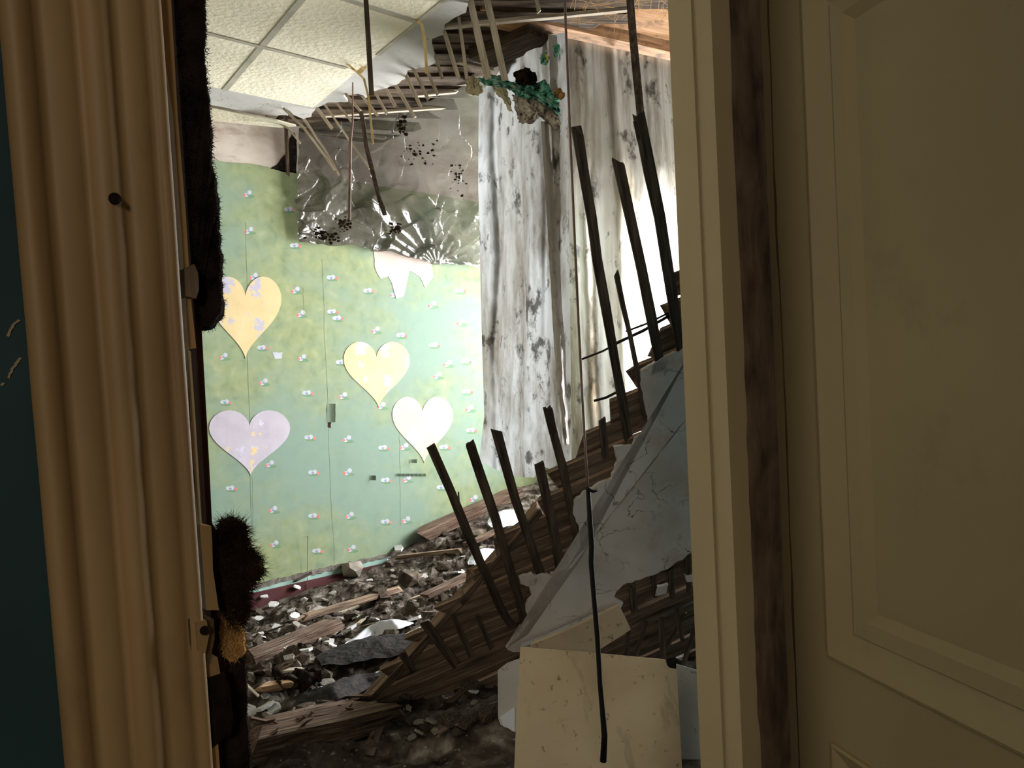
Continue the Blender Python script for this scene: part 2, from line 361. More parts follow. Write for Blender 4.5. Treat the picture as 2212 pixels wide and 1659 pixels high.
# ------------------------------------------------------------------ the shell
ROOF = 4.7
ZF = -0.19                               # floor boards; the rubble lies about 0.2 m deep on them
YD0, YD1 = 0.89, 0.985                    # corridor wall: corridor face, room face
XL = -0.9
def struct(o, label=None): return tag(o, label, None, None, 'structure')
struct(boxes('floor', [(XL - .1, XW + .3, YD0, YG + .2, ZF - .1, ZF)], 'floor_wood'))
wall_far = struct(boxes('wall_far', [(XL - .1, XW + .3, YG, YG + .2, ZF, ROOF)], 'wall_plaster'))
struct(boxes('wall_left', [(XL - .2, XL, YD0, YG, ZF, ROOF)], 'inner_plaster'))
bs = []
ys = [YD0]
for (y0, y1, z0, z1) in sorted(WINDOWS):
    bs.append((XW, XW + .3, ys[-1], y0, ZF, ROOF)); ys.append(y1)
    bs += [(XW, XW + .3, y0, y1, ZF, z0), (XW, XW + .3, y0, y1, z1, ROOF)]
bs.append((XW, XW + .3, ys[-1], YG, ZF, ROOF))
struct(boxes('wall_right', bs, 'inner_plaster'))
for i, (y0, y1, z0, z1) in enumerate(WINDOWS):
    xw = XW + .12
    w = struct(boxes('window_%d' % (i + 1), [(xw, xw + .07, y0, y0 + .08, z0, z1), (xw, xw + .07, y1 - .08, y1, z0, z1), (xw, xw + .07, y0, y1, z0, z0 + .08), (xw, xw + .07, y0, y1, z1 - .08, z1)], 'window_paint'))
    ym = (y0 + y1) / 2; zt = z1 - .55
    boxes('mullion', [(xw + .005, xw + .065, ym - .04, ym + .04, z0 + .08, z1 - .08)], 'window_paint', w)
    boxes('transom', [(xw + .004, xw + .064, y0 + .08, y1 - .08, zt - .035, zt + .035)], 'window_paint', w)
    for (a, b) in ((y0 + .08, ym - .04), (ym + .04, y1 - .08)):
        for (c, d) in ((z0 + .08, zt - .035), (zt + .035, z1 - .08)):
            boxes('pane', [(xw + .03, xw + .034, a, b, c, d)], 'pane_glass', w)
    boxes('window_sill', [(XW - .16, xw + .02, y0 - .05, y1 + .05, z0 - .04, z0)], 'window_paint', w)
struct(boxes('roof', [(XL - .2, XW + .3, YD0, YG + .2, ROOF, ROOF + .1)], 'attic_plank'))
# corridor side: wall with the door opening, floor, ceiling and the other corridor walls
OX0, OX1, OZ = 0.27, 1.40, 2.3
struct(boxes('wall_door', [(-5.2, OX0, YD0, YD1, ZF, 3.0), (OX1, XW, YD0, YD1, ZF, 3.0), (OX0, OX1, YD0, YD1, OZ, 3.0), (-5.2, XW + .3, YD0, YD1, 3.0, ROOF)], 'corridor_paint'))
struct(boxes('floor_corridor', [(-5.2, 3.6, -5.0, YD0, ZF - .1, ZF)], 'floor_wood'))
struct(boxes('ceiling_corridor', [(-5.2, 3.6, -5.0, YD0, 3.0, 3.1)], 'corridor_plain'))
struct(boxes('wall_corridor_back', [(-5.2, 3.6, -5.1, -5.0, ZF, 3.1)], 'corridor_plain'))
struct(boxes('wall_corridor_left', [(-5.3, -5.2, -5.0, YD0, ZF, 3.1)], 'corridor_plain'))
struct(boxes('wall_corridor_right', [(3.6, 3.7, -5.0, YD0, ZF, 3.1)], 'corridor_plain'))

# ------------------------------------------------------------------ papered wall
NY = Vector((0, -1, 0))
def wallpoly(name, px, th, mt, parent, off=0.0):
    return prism(name, [wp(x, y, YG - off - th) for x, y in px], NY, th, mt, parent)
def wp(x, y, yy):      # the paper, its strip and the tear run on level to the left end of the wall
    p = onY(max(x, 300), y, yy)
    if x < 300: p.x = XL + .002
    return p
top = [(0, 320)] + jag([(300, 320), (455, 346), (520, 353), (560, 357), (600, 366), (640, 371), (760, 392), (1000, 430), (1160, 460), (1240, 475)], 14, 1.5, False)
bot = jag([(1240, 1096), (1100, 1134), (1000, 1158), (834, 1197), (760, 1213), (700, 1226), (570, 1257), (430, 1290), (300, 1320)], 10, 1.6, False) + [(0, 1320)]
wallpoly('wallpaper', top + bot, .004, 'wallpaper', wall_far)
# strip of the same paper below the tear, then the red skirting
wallpoly('wallpaper_strip', [(0, 1332)] + jag([(300, 1332), (430, 1302), (570, 1268), (700, 1236), (834, 1206), (1000, 1170)], 12, 1, False) + [(1000, 1180), (834, 1219), (690, 1254), (560, 1285), (430, 1316), (300, 1348), (0, 1348)], .003, 'wallpaper_strip', wall_far)
wallpoly('torn_edge', [(0, 1320)] + jag([(300, 1320), (430, 1290), (570, 1257), (700, 1226), (834, 1197), (1000, 1158)], 7, 2.2, False) + jag([(1000, 1168), (834, 1205), (700, 1236), (570, 1268), (430, 1302), (300, 1332)], 7, 2.2, False) + [(0, 1332)], .007, 'torn_edge', wall_far)
zb = onY(598, 1270, YG - .018).z
struct(boxes('baseboard_far', [(XL, XW, YG - .03, YG, ZF, zb - .02), (XL, XW, YG - .018, YG, zb - .02, zb)], 'red_baseboard'))
# wallpaper seams and creases standing a little proud
for (x0, y0, x1, y1) in [(531, 480, 545, 1255), (695, 560, 722, 1222), (862, 930, 866, 1135), (430 + 410 / 3.568, 1027, 549, 1200), (655, 620, 657, 680)]:
    pts = [(x0 + (x1 - x0) * t + U(-1.5, 1.5), y0 + (y1 - y0) * t) for t in np.linspace(0, 1, 14)]
    tube('paper_seam', [onY(x, y, YG - .0045) for x, y in pts], .0008, 'wallpaper', wall_far, 6)
# printed motifs (flat print), one sheet of ink
V, Fc, mi = [], [], []
def disc(x, y, rx, ry, k, off):
    b = len(V); n = 9
    for j in range(n):
        t = 2 * math.pi * j / n
        V.append(onY(x + rx * math.cos(t), y + ry * math.sin(t), YG - .0042 - off))
    Fc.append(tuple(range(b, b + n))); mi.append(k)
mot = [(430 + x / 3.529, 400 + y / 3.529) for x, y in [(375, 65), (685, 180), (385, 345), (730, 455), (420, 695), (1010, 700), (740, 800), (1290, 800), (1490, 830), (1015, 960), (780, 980), (1055, 1010), (1350, 1105), (1540, 1140), (1780, 910), (1990, 800), (2000, 1045), (1790, 1215), (1900, 1360), (2030, 1340), (1820, 1450), (2040, 1570), (190, 1305), (480, 1235), (790, 1315), (1080, 1345), (495, 1500), (825, 1580), (1100, 1605), (200, 1650)]]
mot += [(430 + x / 3.568, 840 + y / 3.568) for x, y in [(830, 25), (1110, 50), (1410, 130), (850, 370), (1145, 385), (1420, 450), (1585, 445), (1890, 445), (550, 578), (2095, 315), (2090, 150), (880, 640), (1150, 640), (1440, 700), (1605, 695), (245, 762), (575, 930), (880, 975), (1165, 975), (1440, 1020), (1600, 1010), (1920, 990), (2120, 845), (1870, 755), (585, 1195), (910, 1245), (1180, 1230), (2065, 15)]]
_m = []
for q in mot:
    if all(math.hypot(q[0] - r[0], q[1] - r[1]) > 14 for r in _m): _m.append(q)
for i, (x, y) in enumerate(_m):
    k = i % 2
    disc(x + 2, y + 6, 12, 4, 3, .0001)
    disc(x - 5, y + (1 if k else 3), 6, 4.5, 0, .0002)
    disc(x + 3, y - (0 if k else 3), 5, 5, 0, .00025)
    disc(x - 1, y + 2, 3.2, 2.4, 2, .0003)
    disc(x + (11 if k else -8), y + 3, 3, 3.4, 1, .00035)
o = add('wallpaper_print', V, Fc, ['print_white', 'print_red', 'print_blue', 'print_shadow'], wall_far)
for p, k in zip(o.data.polygons, mi): p.material_index = k
tag(o, kind='stuff')
# torn flaps of paper curling off the wall
def curl(name, x, y, w, h, mt, out=.05):
    def fn(u, v):
        p = onY(x + (u - .5) * w, y + (v - .5) * h, YG - .006)
        p.y -= out * (u ** 2) + .004 * nz(u * 5, v * 5)
        return p
    return grid(name, fn, 6, 6, mt, wall_far)
curl('paper_flap', 714, 892, 15, 40, 'wallpaper', .022)
curl('paper_flap', 803, 1032, 9, 10, 'wallpaper', .03)
curl('paper_flap', 890, 996, 12, 8, 'wallpaper', .03)
for i in range(7): curl('paper_flap', 858 + i * 9, 1026 + 2 * nz(i), 9, 6, 'wallpaper', .02)
for (x, y, w, h) in [(712, 918, 8, 12), (600, 768, 22, 14)]:
    wallpoly('paper_hole', jag([(x - w / 2, y - h / 2), (x + w / 2, y - h / 2), (x + w / 3, y + h / 2), (x - w / 3, y + h / 2)], 4, 1.2), .002, 'brown_wool' if w < 10 else 'print_white', wall_far, .0035)
wallpoly('paper_slit', [(989, 1062), (992, 1062), (994, 1095), (990, 1098)], .002, 'black_felt', wall_far, .0035)
# paper hearts stuck to the wall
def heart(x0, x1, y0, y1, mt, label, tilt=0.0):
    pts = []
    for k in range(56):
        t = 2 * math.pi * k / 56
        hx = math.sin(t) ** 3; hy = (13 * math.cos(t) - 5 * math.cos(2 * t) - 2 * math.cos(3 * t) - math.cos(4 * t))
        hy = (hy + 17) / 28.97
        X = (x0 + x1) / 2 + hx * (x1 - x0) / 2 + tilt * (hy - .6) * (y1 - y0)
        pts.append((X, y1 - hy * (y1 - y0)))
    th = .004
    o = prism('paper_heart', [onY(x, y, YG - .0042 - th) for x, y in pts], NY, th, mt)
    return tag(o, label, 'heart', 'paper hearts on the green wallpaper')
heart(452, 608, 597, 775, 'heart_yellow', 'yellow paper heart with lilac cloud patches, half hidden behind the black felt strip', 0)
heart(743, 886, 738, 880, 'heart_yellow', 'pale yellow creased paper heart in the middle of the green wall', -.04)
heart(452, 627, 886, 1027, 'heart_lilac', 'lilac paper heart with torn yellow and white bands on the green wall', -.02)
heart(848, 979, 857, 1000, 'heart_mixed', 'pale yellow paper heart with a lilac left lobe, touching the tip of another heart', -.03)
o = wallpoly('torn_paper_remnant', jag([(806, 535), (870, 548), (932, 568), (937, 598), (918, 622), (908, 600), (886, 585), (872, 640), (856, 646), (846, 612), (838, 596), (822, 602), (809, 575)], 12, 1.5), .003, 'paper_pink', None, .0042)
tag(o, 'torn pinkish backing paper left on the wall just below the plastic film', 'torn paper')
# broken hole at the top of the wall
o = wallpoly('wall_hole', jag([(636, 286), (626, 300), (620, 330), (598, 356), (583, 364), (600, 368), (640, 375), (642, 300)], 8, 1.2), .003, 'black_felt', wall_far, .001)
# wire standing out of the wall
p0 = onY(665, 1160, YG - .07); p1 = onY(664, 1210, YG - .04); p2 = onY(663, 1285, YG - .035)
tag(tube('bent_wire', [onY(664, 1158, YG), p0, p1, p2], .0022, 'thin_wire'), 'thin bent wire sticking out of the wall above the red baseboard', 'wire')

# ------------------------------------------------------------------ remaining ceiling with glued foam tiles
NZ = Vector((0, 0, -1))
outl = [(-250, -700), (1300, -700), (1110, -120), (1014, 0), (1006, 28), (985, 36), (962, 52), (958, 75), (933, 84), (934, 104), (944, 134), (930, 141), (905, 146), (881, 152), (876, 170), (856, 184), (836, 190), (804, 197), (800, 207), (790, 211), (775, 203), (745, 201), (742, 206), (752, 220), (706, 222), (690, 231), (683, 232), (672, 252), (655, 257), (640, 250), (616, 233), (608, 228), (622, 250), (598, 250), (572, 248), (450, 226), (100, 160), (-250, 95)]
pts = jag(outl[2:34], 7, 1.6, False)
pts = outl[:2] + pts + outl[34:]
ceiling = struct(prism('ceiling', [onZ(x, y, ZC) for x, y in pts], NZ, .02, 'plaster_ceiling'))
g1, g2, g3 = onZ(565, 95, ZC), onZ(775, 148, ZC), onZ(899, 44, ZC)
e1, e2 = g2 - g1, g3 - g2
e2 = (e2 + (onZ(674, 231, ZC) - g2) * -1) / 2
def tp(i, j, z=0): return g1 + e1 * i + e2 * j + Vector((0, 0, z))
for i in range(-4, 1):
    for j in range(-1, 5):
        q = .008
        pts = [tp(i + q, j + q, -.012), tp(i + 1 - q, j + q, -.012), tp(i + 1 - q, j + 1 - q, -.012), tp(i + q, j + 1 - q, -.012)]
        if j == 4 and i > -2: pass
        prism('ceiling_tile', pts, NZ, .0125, 'foam_tile', ceiling)
for i in range(-3, 1):
    stick('joint_strip', [tp(i, -1, -.014), tp(i, 5, -.014)], .034, .004, 'tile_strip', ceiling, NZ, False, .03)
stick('joint_strip', [tp(1, .35, -.013), tp(1, 5, -.013)], .026, .004, 'tile_strip', ceiling, NZ, False, .05)
for j in range(0, 5):
    stick('joint_strip', [tp(-4, j, -.016), tp(.86 if j == 0 else .97, j, -.016)], .03, .004, 'tile_strip', ceiling, NZ, False, .03)
# curled ends of yellowed strips
d = dep(g2)
stick('joint_strip', [onZ(752, 138, ZC - .012), at(764, 150, d - .05), at(776, 160, d - .1), at(786, 170, d - .12), at(792, 192, d - .1), at(796, 213, d - .1), at(806, 311, d - .1)], .013, .003, 'yellow_strip', ceiling, None, False, .1)
stick('joint_strip', [at(793, 138, d), at(782, 150, d - .08), at(774, 158, d - .1)], .024, .003, 'yellow_strip', ceiling, None, False, .05)
d = dep(g3)
stick('joint_strip', [onZ(880, 38, ZC - .012), at(899, 44, d - .03), at(911, 52, d - .06), at(916, 75, d - .06), at(919, 110, d - .06), at(922, 158, d - .06)], .015, .003, 'yellow_strip', ceiling, None, False, .06)
# drooping tile by the far wall
d = dep(onZ(455, 230, ZC))
def droop(px, d): return [at(x, y, dd) for (x, y), dd in zip(px, d)]
o = prism('drooping_ceiling_piece', droop([(330, 190), (455, 232), (520, 246), (600, 262), (640, 273), (605, 276), (455, 261), (330, 245)], [d + .1, d + .1, d + .12, d + .15, d + .2, d + .4, d + .4, d + .35]), (0, 0, -1), .012, 'foam_tile')
tag(o, 'white ceiling piece drooping over the bare band of far wall', 'ceiling panel')

# ------------------------------------------------------------------ boards, joists above
ZB = ZC + .06
rows = [(-28, 1060, 1600), (8, 1012, 1600), (30, 1000, 1345), (52, 955, 1290), (76, 952, 1160), (100, 928, 1100), (124, 938, 1080), (148, 925, 1052), (172, 870, 1012), (196, 790, 1002), (218, 735, 975), (240, 690, 930), (262, 655, 905), (284, 605, 845)]
for k, (y, x0, x1) in enumerate(rows):
    sl = [0, -.01, .02, -.015, .03, -.02, .0, .03, -.01, .01, .03, .02, .05, .07][k]
    z = ZB + (.02 if k % 2 else 0)
    a, b = onZ(x0 - 40, y + sl * -40, z), onZ(x1, y + sl * (x1 - x0), z)
    o = stick('ceiling_board', [a, b], .155 if k > 5 else .115, .024, 'attic_plank', None, NZ, True, .1)
    tag(o, 'weathered board exposed above the broken ceiling edge', 'board', 'exposed boards of the broken ceiling')
# battens lying on the boards
for (x0, y0, x1, y1) in [(900, 206, 985, 198), (700, 250, 960, 232), (660, 285, 835, 298), (940, 60, 1360, 20), (985, 132, 1060, 150)]:
    o = stick('ceiling_batten', [onZ(x0, y0, ZC + .015), onZ(x1, y1, ZC + .015)], .03, .018, 'lath_pale', None, NZ, True, .2)
    tag(o, 'narrow rough batten under the exposed ceiling boards', 'batten', 'battens under the exposed ceiling boards')
# joists carrying the attic floor
def beam(name, a, b, w, h, mt, label, group=None):
    a, b = Vector(a), Vector(b)
    o = stick(name, [a, b], w, h, mt, None, NZ, False, .03)
    return tag(o, label, 'beam', group)
a, b = onZ(1148, 62, ZC + .05), onZ(1446, 128, ZC + .05)
dirb = (b - a).normalized()
beam('ceiling_joist', a + dirb * -.35 + Vector((0, 0, .1)), b + dirb * 2.1 + Vector((0, 0, .1)), .17, .2, 'beam_wood', 'orange-brown stained joist above the hanging mouldy plastic sheet')
a2, b2 = onZ(1235, 22, ZC + .07), onZ(1450, 62, ZC + .07)
beam('ceiling_plank', a2 + dirb * -.1 + Vector((0, 0, .06)), b2 + dirb * 2.0 + Vector((0, 0, .06)), .3, .05, 'beam_wood', 'wide stained board running beside the orange joist')
stick_a = onZ(1040, 118, ZC + .05); stick_b = onZ(1170, 62, ZC + .05)
beam('short_joist', stick_a, stick_b, .2, .1, 'attic_plank', 'short brown joist end above the torn green insulation')
for y in (1.35, 1.95, 2.45):
    beam('attic_joist', (XL, y, ZC + .3), (XW, y, ZC + .3), .12, .2, 'attic_plank', 'dark attic joist spanning the room above the opening', 'attic joists')
for i in range(16):
    x = XL + .2 + i * .4
    if 1: tag(stick('attic_board', [(x, YD1, ZC + .42), (x, 3.3 - .4 * (i % 3 == 0), ZC + .42)], .37, .03, 'attic_plank', None, NZ, False, .02), 'dark board laid across the attic joists', 'board', 'attic floor boards')
# straw and dirt hanging in the joists
V, Fc = [], []
for i in range(70):
    c = onZ(U(1240, 1450), U(-20, 50), ZC + U(.015, .03)); d = Vector((U(-1, 1), U(-1, 1), U(-.15, .02))).normalized() * U(.03, .12)
    s = d.cross(Vector((.2, .1, 1))).normalized() * .0014
    b = len(V); V += [c - d - s, c - d + s, c + d + s, c + d - s]; Fc.append((b, b + 1, b + 2, b + 3))
tag(add('straw_litter', V, Fc, 'tan_wool'), 'dry straw hanging between the ceiling boards', 'straw', None, 'stuff')

# laths hanging from the broken ceiling edge
hang = [[(855, 184), (894, 251)], [(832, 189), (855, 231)], [(812, 202), (834, 244)], [(876, 161), (910, 231)], [(891, 145), (925, 215)], [(922, 150), (946, 207)], [(938, 117), (956, 170)], [(959, 65), (990, 168)], [(780, 203), (816, 251)], [(745, 201), (780, 241)], [(725, 220), (760, 264)], [(700, 224), (751, 298), (798, 363)], [(683, 231), (716, 276)], [(655, 254), (702, 324), (732, 378)], [(609, 231), (655, 275), (702, 337), (723, 368)], [(574, 249), (622, 277), (650, 310)], [(1016, 0), (1053, 163)], [(1053, 0), (1090, 168)], [(993, 52), (1008, 168)], [(1158, 0), (1164, 24)]]
for k, pl in enumerate(hang):
    a = onZ(*pl[0], ZC + .012); d = dep(a)
    path = [a] + [at(x, y, d - .02 * i) for i, (x, y) in enumerate(pl[1:])]
    if k >= 16: path.insert(0, a + (path[0] - path[1]).normalized() * .35)
    w = [.022, .02, .018, .022, .02, .02, .018, .022, .018, .018, .014, .014, .022, .018, .016, .012, .034, .032, .018, .02][k]
    o = stick('hanging_lath', path, w, .007, 'lath_pale', None, None, True, .15)
    tag(o, 'pale lath hanging loose from the broken ceiling edge', 'lath', 'loose laths along the broken ceiling edge')
    if k in (16, 17): o['label'] = 'broad long lath hanging beside the pale grey wool wad'; o['group'] = 'broad laths beside the grey wool wad'
    if k in (11, 13, 14): o['label'] = 'long bent lath drooping from the ceiling edge across the plastic film'; o['group'] = 'long laths across the plastic film'
d = dep(onZ(617, 254, ZC))
tag(stick('hanging_lath', [at(617, 246, d), at(622, 378, d)], .026, .01, 'attic_plank'), 'brown upright lath hanging in front of the black hole in the wall', 'lath')
d = 4.7
a = at(783, -120, 4.0); 
tag(stick('long_stick', [at(785, -80, 3.55), at(790, 0, 3.55), at(803, 207, 3.6)], .022, .012, 'lath_dark', None, None, False, .1), 'long dark stick hanging down in front of the ceiling tiles', 'stick')
tag(stick('broken_lath', [onZ(768, 238, ZC + .02), at(780, 244, 4.95), at(793, 324, 4.9), at(819, 428, 4.9), at(830, 460, 4.9)], .026, .012, 'lath_dark', None, None, True, .12), 'dark crooked lath dangling in front of the plastic film', 'lath')
tag(tube('dangling_string', [at(762, 178, 4.7), at(762, 235, 4.7), at(762, 262, 4.7), at(757, 300, 4.7), at(756, 380, 4.7), at(755, 475, 4.7)], .005, 'thin_wire', None, 6, [.004, .005, .006, .009, .009, .008]), 'thin brown cord dangling in front of the plastic film', 'cord')

# ------------------------------------------------------------------ plastic film over the upper wall, hanging sheets
fT = [(636, 283), (700, 272), (770, 262), (850, 244), (920, 222), (990, 192), (1050, 175)]
fB = [(636, 525), (760, 536), (800, 541), (850, 552), (900, 563), (930, 572), (985, 572), (1060, 582)]
def film(u, v):
    x = 640 + u * 405 - 2 * v
    yt, yb = interp(fT, x), interp(fB, x)
    A = onZ(x, yt, ZC + .03); B = onY(x, yb, YG - .03)
    p = A.lerp(B, v)
    # sags back to the wall early
    s = v ** .55
    q = A.lerp(B, s); q.z = A.z + (B.z - A.z) * v
    dpx = (u * 9, v * 6)
    def cells(a, b, sd):       # flat facets with sharp creases
        ds, ps = noise.voronoi(Vector((a, b, sd)))
        c = ps[0]
        h = nz(c.x * 7.1, c.y * 5.3, c.z)
        return h + (a - c.x) * nz(c.x * 3.3, c.y * 9.1, 2) * 1.6 + (b - c.y) * nz(c.x * 5.7, c.y * 2.9, 6) * 1.6
    wx = u * 5 + v * 2.2 + .5 * nz(u * 4, v * 4); wy = v * 3.2 - u * 1.2
    an = math.atan2((v - 1.0) * .8, (u - .74))           # creases fanning out of one gathered point
    q.y -= .05 * cells(wx, wy, 1) + .018 * cells(wx * 2.0, wy * 1.8, 5) + .004 * cells(wx * 5, wy * 4, 9) + .014 * (1 - abs(math.sin(an * 9 + 2 * nz(u * 3, v * 3)))) * min(1, v * 1.5) + .05
    if v > .97: q.y = min(q.y, YG - .03)
    q.y = min(q.y, YG - .012)
    q.z += .02 * nz(u * 9, v * 2, 5) * (v > .5)
    return q
o = grid('plastic_film', film, 200, 120, 'film_foil', None, True)
tag(o, 'crumpled translucent plastic film sagging from the ceiling over the green wall', 'plastic film')
# dark mould flecks on the film
def proj(p):
    v = p - EYE; d = v.dot(FWD)
    return CX + F_PX * v.dot(RIGHT) / d, CY - F_PX * v.dot(UP) / d
V, Fc = [], []
for (x, y, w, h, n) in [(700, 508, 60, 26, 60), (738, 486, 26, 24, 40), (868, 270, 16, 46, 40), (848, 492, 26, 16, 24), (900, 330, 60, 50, 30), (985, 380, 40, 60, 26)]:
    for _ in range(n):
        a, b = x + random.gauss(0, w * .3), y + random.gauss(0, h * .3)
        u = (a - 640) / 405
        vv = min(np.linspace(0.02, .99, 60), key=lambda q: abs(proj(film(u, q))[1] - b))
        c = film(u, vv); c = c + (EYE - c).normalized() * .012
        k = random.randint(5, 7); r = U(.003, .015); bi = len(V)
        for q in range(k):
            t = 6.283 * q / k; rr = r * U(.4, 1.2)
            V.append(c + RIGHT * rr * math.cos(t) * 1.3 + UP * rr * math.sin(t))
        Fc.append(tuple(range(bi, bi + k)))
tag(add('mould_flecks', V, Fc, 'brown_wool', bpy.data.objects['plastic_film']), kind='stuff')

def dcl(x): return 4.92 - .75 * (x - 1036) / 192      # depth of the hanging cloth at a pixel column
def folds(x, seed, f):
    return sum(a * math.sin(x * k * f + seed * (i + 1)) for i, (a, k) in enumerate(((.035, .05), (.02, .11), (.012, .21))))
s1T = [(1028, 205), (1060, 180), (1100, 130), (1150, 78), (1230, 70)]
s1B = [(1028, 996), (1045, 1000), (1080, 1020), (1120, 1030), (1150, 1032), (1165, 1006), (1185, 1014), (1230, 1008)]
s1L = [(200, 1034), (400, 1033), (700, 1040), (900, 1046), (950, 1040), (1000, 1036)]
def sheet1(u, v):
    x = 1036 + u * 192
    y = interp(s1T, x) + v * (interp(s1B, x) - interp(s1T, x))
    x += (interp(s1L, y) - 1036) * (1 - u) + 10 * u * (v - .3)
    d = 4.92 - .75 * u
    amp = .6 + .6 * math.sin(min(1, v * 1.3) * math.pi)
    d += amp * folds(x + 12 * nz(v * 3, u * 2), 2.0, 1.15) + .012 * nz(u * 12, v * 30)
    return at(x, y, d)
o = grid('hanging_cloth', sheet1, 110, 130, 'sheet_fabric')
tag(o, 'mouldy white cloth hanging in folds with a loose bottom edge', 'cloth')
s2T = [(1190, 72), (1446, 128), (1600, 160)]
def sheet2(u, v):
    x = 1196 + u * 400
    yt = interp(s2T, x)
    y = yt + v * (1120 - yt)
    xx = x + 38 * (v - .3)
    d = 4.12 + .45 * (x - 1190) / 256 + .14
    d += (1.15 - .5 * v) * folds(x * .8 + 14 * nz(v * 2.5, u * 3, 2), 5.0, 1.0) + .01 * nz(u * 16, v * 26, 3)
    return at(xx, y, d)
o = grid('plastic_sheet', sheet2, 130, 120, 'sheet_film')
tag(o, 'large mould-streaked translucent sheet hanging from the orange joist before the window', 'plastic sheet')
# shiny bunched band between the two sheets
def band(u, v):
    y = 262 + v * (960 - 262)
    xl = interp([(262, 1168), (500, 1183), (700, 1194), (850, 1203), (960, 1216)], y)
    w = interp([(262, 16), (500, 20), (640, 22), (760, 24), (960, 14)], y)
    d = dcl(xl) - .09 - .05 * math.sin(u * math.pi) + .02 * nz(u * 6, v * 40) * (.3 + v)
    return at(xl + u * w + 2 * nz(v * 25, 3), y, d)
tag(grid('gathered_film_strip', band, 10, 120, 'band_film'), 'gathered shiny strip of film hanging between the cloth and the sheet', 'plastic strip')

# torn insulation hooked on the boards above the cloth
def rag(name, px, d, mt, label, cat, bulge=.05, parent=None, th=.012):
    """lumpy filled patch with a ragged outline"""
    P = jag(px, 4, 2.6)
    xs = [p[0] for p in P]; ysx = [p[1] for p in P]
    cx, cy = sum(xs) / len(xs), sum(ysx) / len(ysx)
    V, Fc = [], []
    rings = 14; n = len(P)
    def pt(x, y, t):
        dd = dcl(x) + (d - 4.05) - .5 * bulge * (1 - t ** 2) + bulge * .8 * nz(x * .09, y * .09, 4) + bulge * .7 * nz(x * .25, y * .25, 3) + bulge * .4 * nz(x * .6, y * .6, 5)
        return at(x, y, dd)
    V.append(pt(cx, cy, 0))
    for r in range(1, rings + 1):
        for (x, y) in P:
            t = r / rings
            V.append(pt(cx + (x - cx) * t, cy + (y - cy) * t, t))
    for i in range(n): Fc.append((0, 1 + i, 1 + (i + 1) % n))
    for r in range(rings - 1):
        for i in range(n):
            a = 1 + r * n
            Fc.append((a + i, a + n + i, a + n + (i + 1) % n, a + (i + 1) % n))
    k = len(V)
    V.append(at(cx, cy, dcl(cx) + d - 4.05 + th))
    for i in range(n): Fc.append((k, 1 + (rings - 1) * n + (i + 1) % n, 1 + (rings - 1) * n + i))
    o = add(name, V, Fc, mt, parent, True)
    if label: tag(o, label, cat)
    return o
rag('green_insulation', [(1032, 170), (1060, 160), (1085, 165), (1100, 178), (1150, 182), (1180, 172), (1190, 195), (1206, 215), (1212, 250), (1205, 245), (1185, 225), (1160, 215), (1120, 210), (1100, 195), (1075, 175), (1045, 185)], 3.95, 'green_fleece', 'torn green fleece insulation draped over the top of the cloth', 'insulation', .07)
rag('wool_insulation', [(1105, 205), (1150, 212), (1185, 228), (1208, 255), (1213, 285), (1195, 278), (1180, 255), (1165, 252), (1150, 268), (1120, 265)], 3.98, 'grey_wool', 'grey wool wad hanging below the torn green insulation', 'insulation', .05)
rag('dark_wool_clump', [(1110, 155), (1140, 146), (1158, 160), (1160, 180), (1135, 188), (1112, 182)], 3.93, 'brown_wool', 'dark brown wool clump above the green insulation', 'insulation', .06)
rag('grey_wool_wad', [(1085, 120), (1110, 108), (1125, 130), (1118, 155), (1095, 165), (1088, 145)], 4.1, 'grey_wool', 'pale grey wool wad beside the hanging laths', 'insulation', .05)
rag('paper_flap_scrap', [(1006, 172), (1020, 160), (1036, 172), (1044, 195), (1034, 208), (1018, 207), (1005, 200)], 4.0, 'cream_paper', 'cream paper scrap curled at the top of the plastic film', 'paper scrap', .03)
rag('cloth_scrap', [(1060, 185), (1085, 168), (1098, 205), (1110, 245), (1100, 240), (1085, 215)], 4.0, 'cream_paper', 'narrow cream scrap hanging under the green insulation', 'paper scrap', .02)
rag('green_tuft', [(1165, 125), (1178, 112), (1188, 125), (1182, 140), (1168, 138)], 4.0, 'green_fleece', 'green fleece tuft beside the yellow scrap', 'insulation', .03)
rag('dark_green_tuft', [(1195, 100), (1205, 94), (1212, 112), (1205, 124), (1196, 118)], 3.96, 'green_fleece', 'dark green tuft stuck near the joist', 'insulation', .03)
rag('yellow_scrap', [(1177, 118), (1182, 117), (1186, 128), (1180, 130)], 3.94, 'yellow_scrap', 'small bright yellow scrap on the cloth', 'scrap', .01)
rag('straw_tuft', [(1195, 195), (1212, 190), (1220, 200), (1216, 215), (1200, 212)], 3.98, 'tan_wool', 'straw tuft beside the green insulation', 'straw', .03)

# ------------------------------------------------------------------ rubble heap
prof = [(200, 1420), (540, 1324), (600, 1299), (660, 1278), (710, 1261), (760, 1246), (800, 1229), (850, 1206), (900, 1172), (985, 1128), (1060, 1085), (1110, 1058), (1170, 1038), (1240, 1015)]
hw = []
for x, y in prof:
    p = onY(x, y, YG - .05); hw.append((p.x, max(ZF + .02, p.z)))
def H(x, y):
    w = interp(hw, x)
    t = max(0, min(1, (YG - y) / 1.9)); f = 1 - t * t * (3 - 2 * t)
    h = .05 * (1 - f) + w * f
    edge = min(1, max(0, (y - 2.0) / .5))
    edge2 = edge * (.2 + .8 * min(1, (YG - y) / .5))      # settles down to dust along the skirting
    h += edge2 * (.055 * fbm(x * 2.2, y * 2.2, 1) + .035 * fbm(x * 6, y * 6, 5) + .016 * fbm(x * 17, y * 17, 8))
    h += .012 * fbm(x * 9, y * 9, 2)
    return max(ZF + .01, h * (0.25 + .75 * edge))
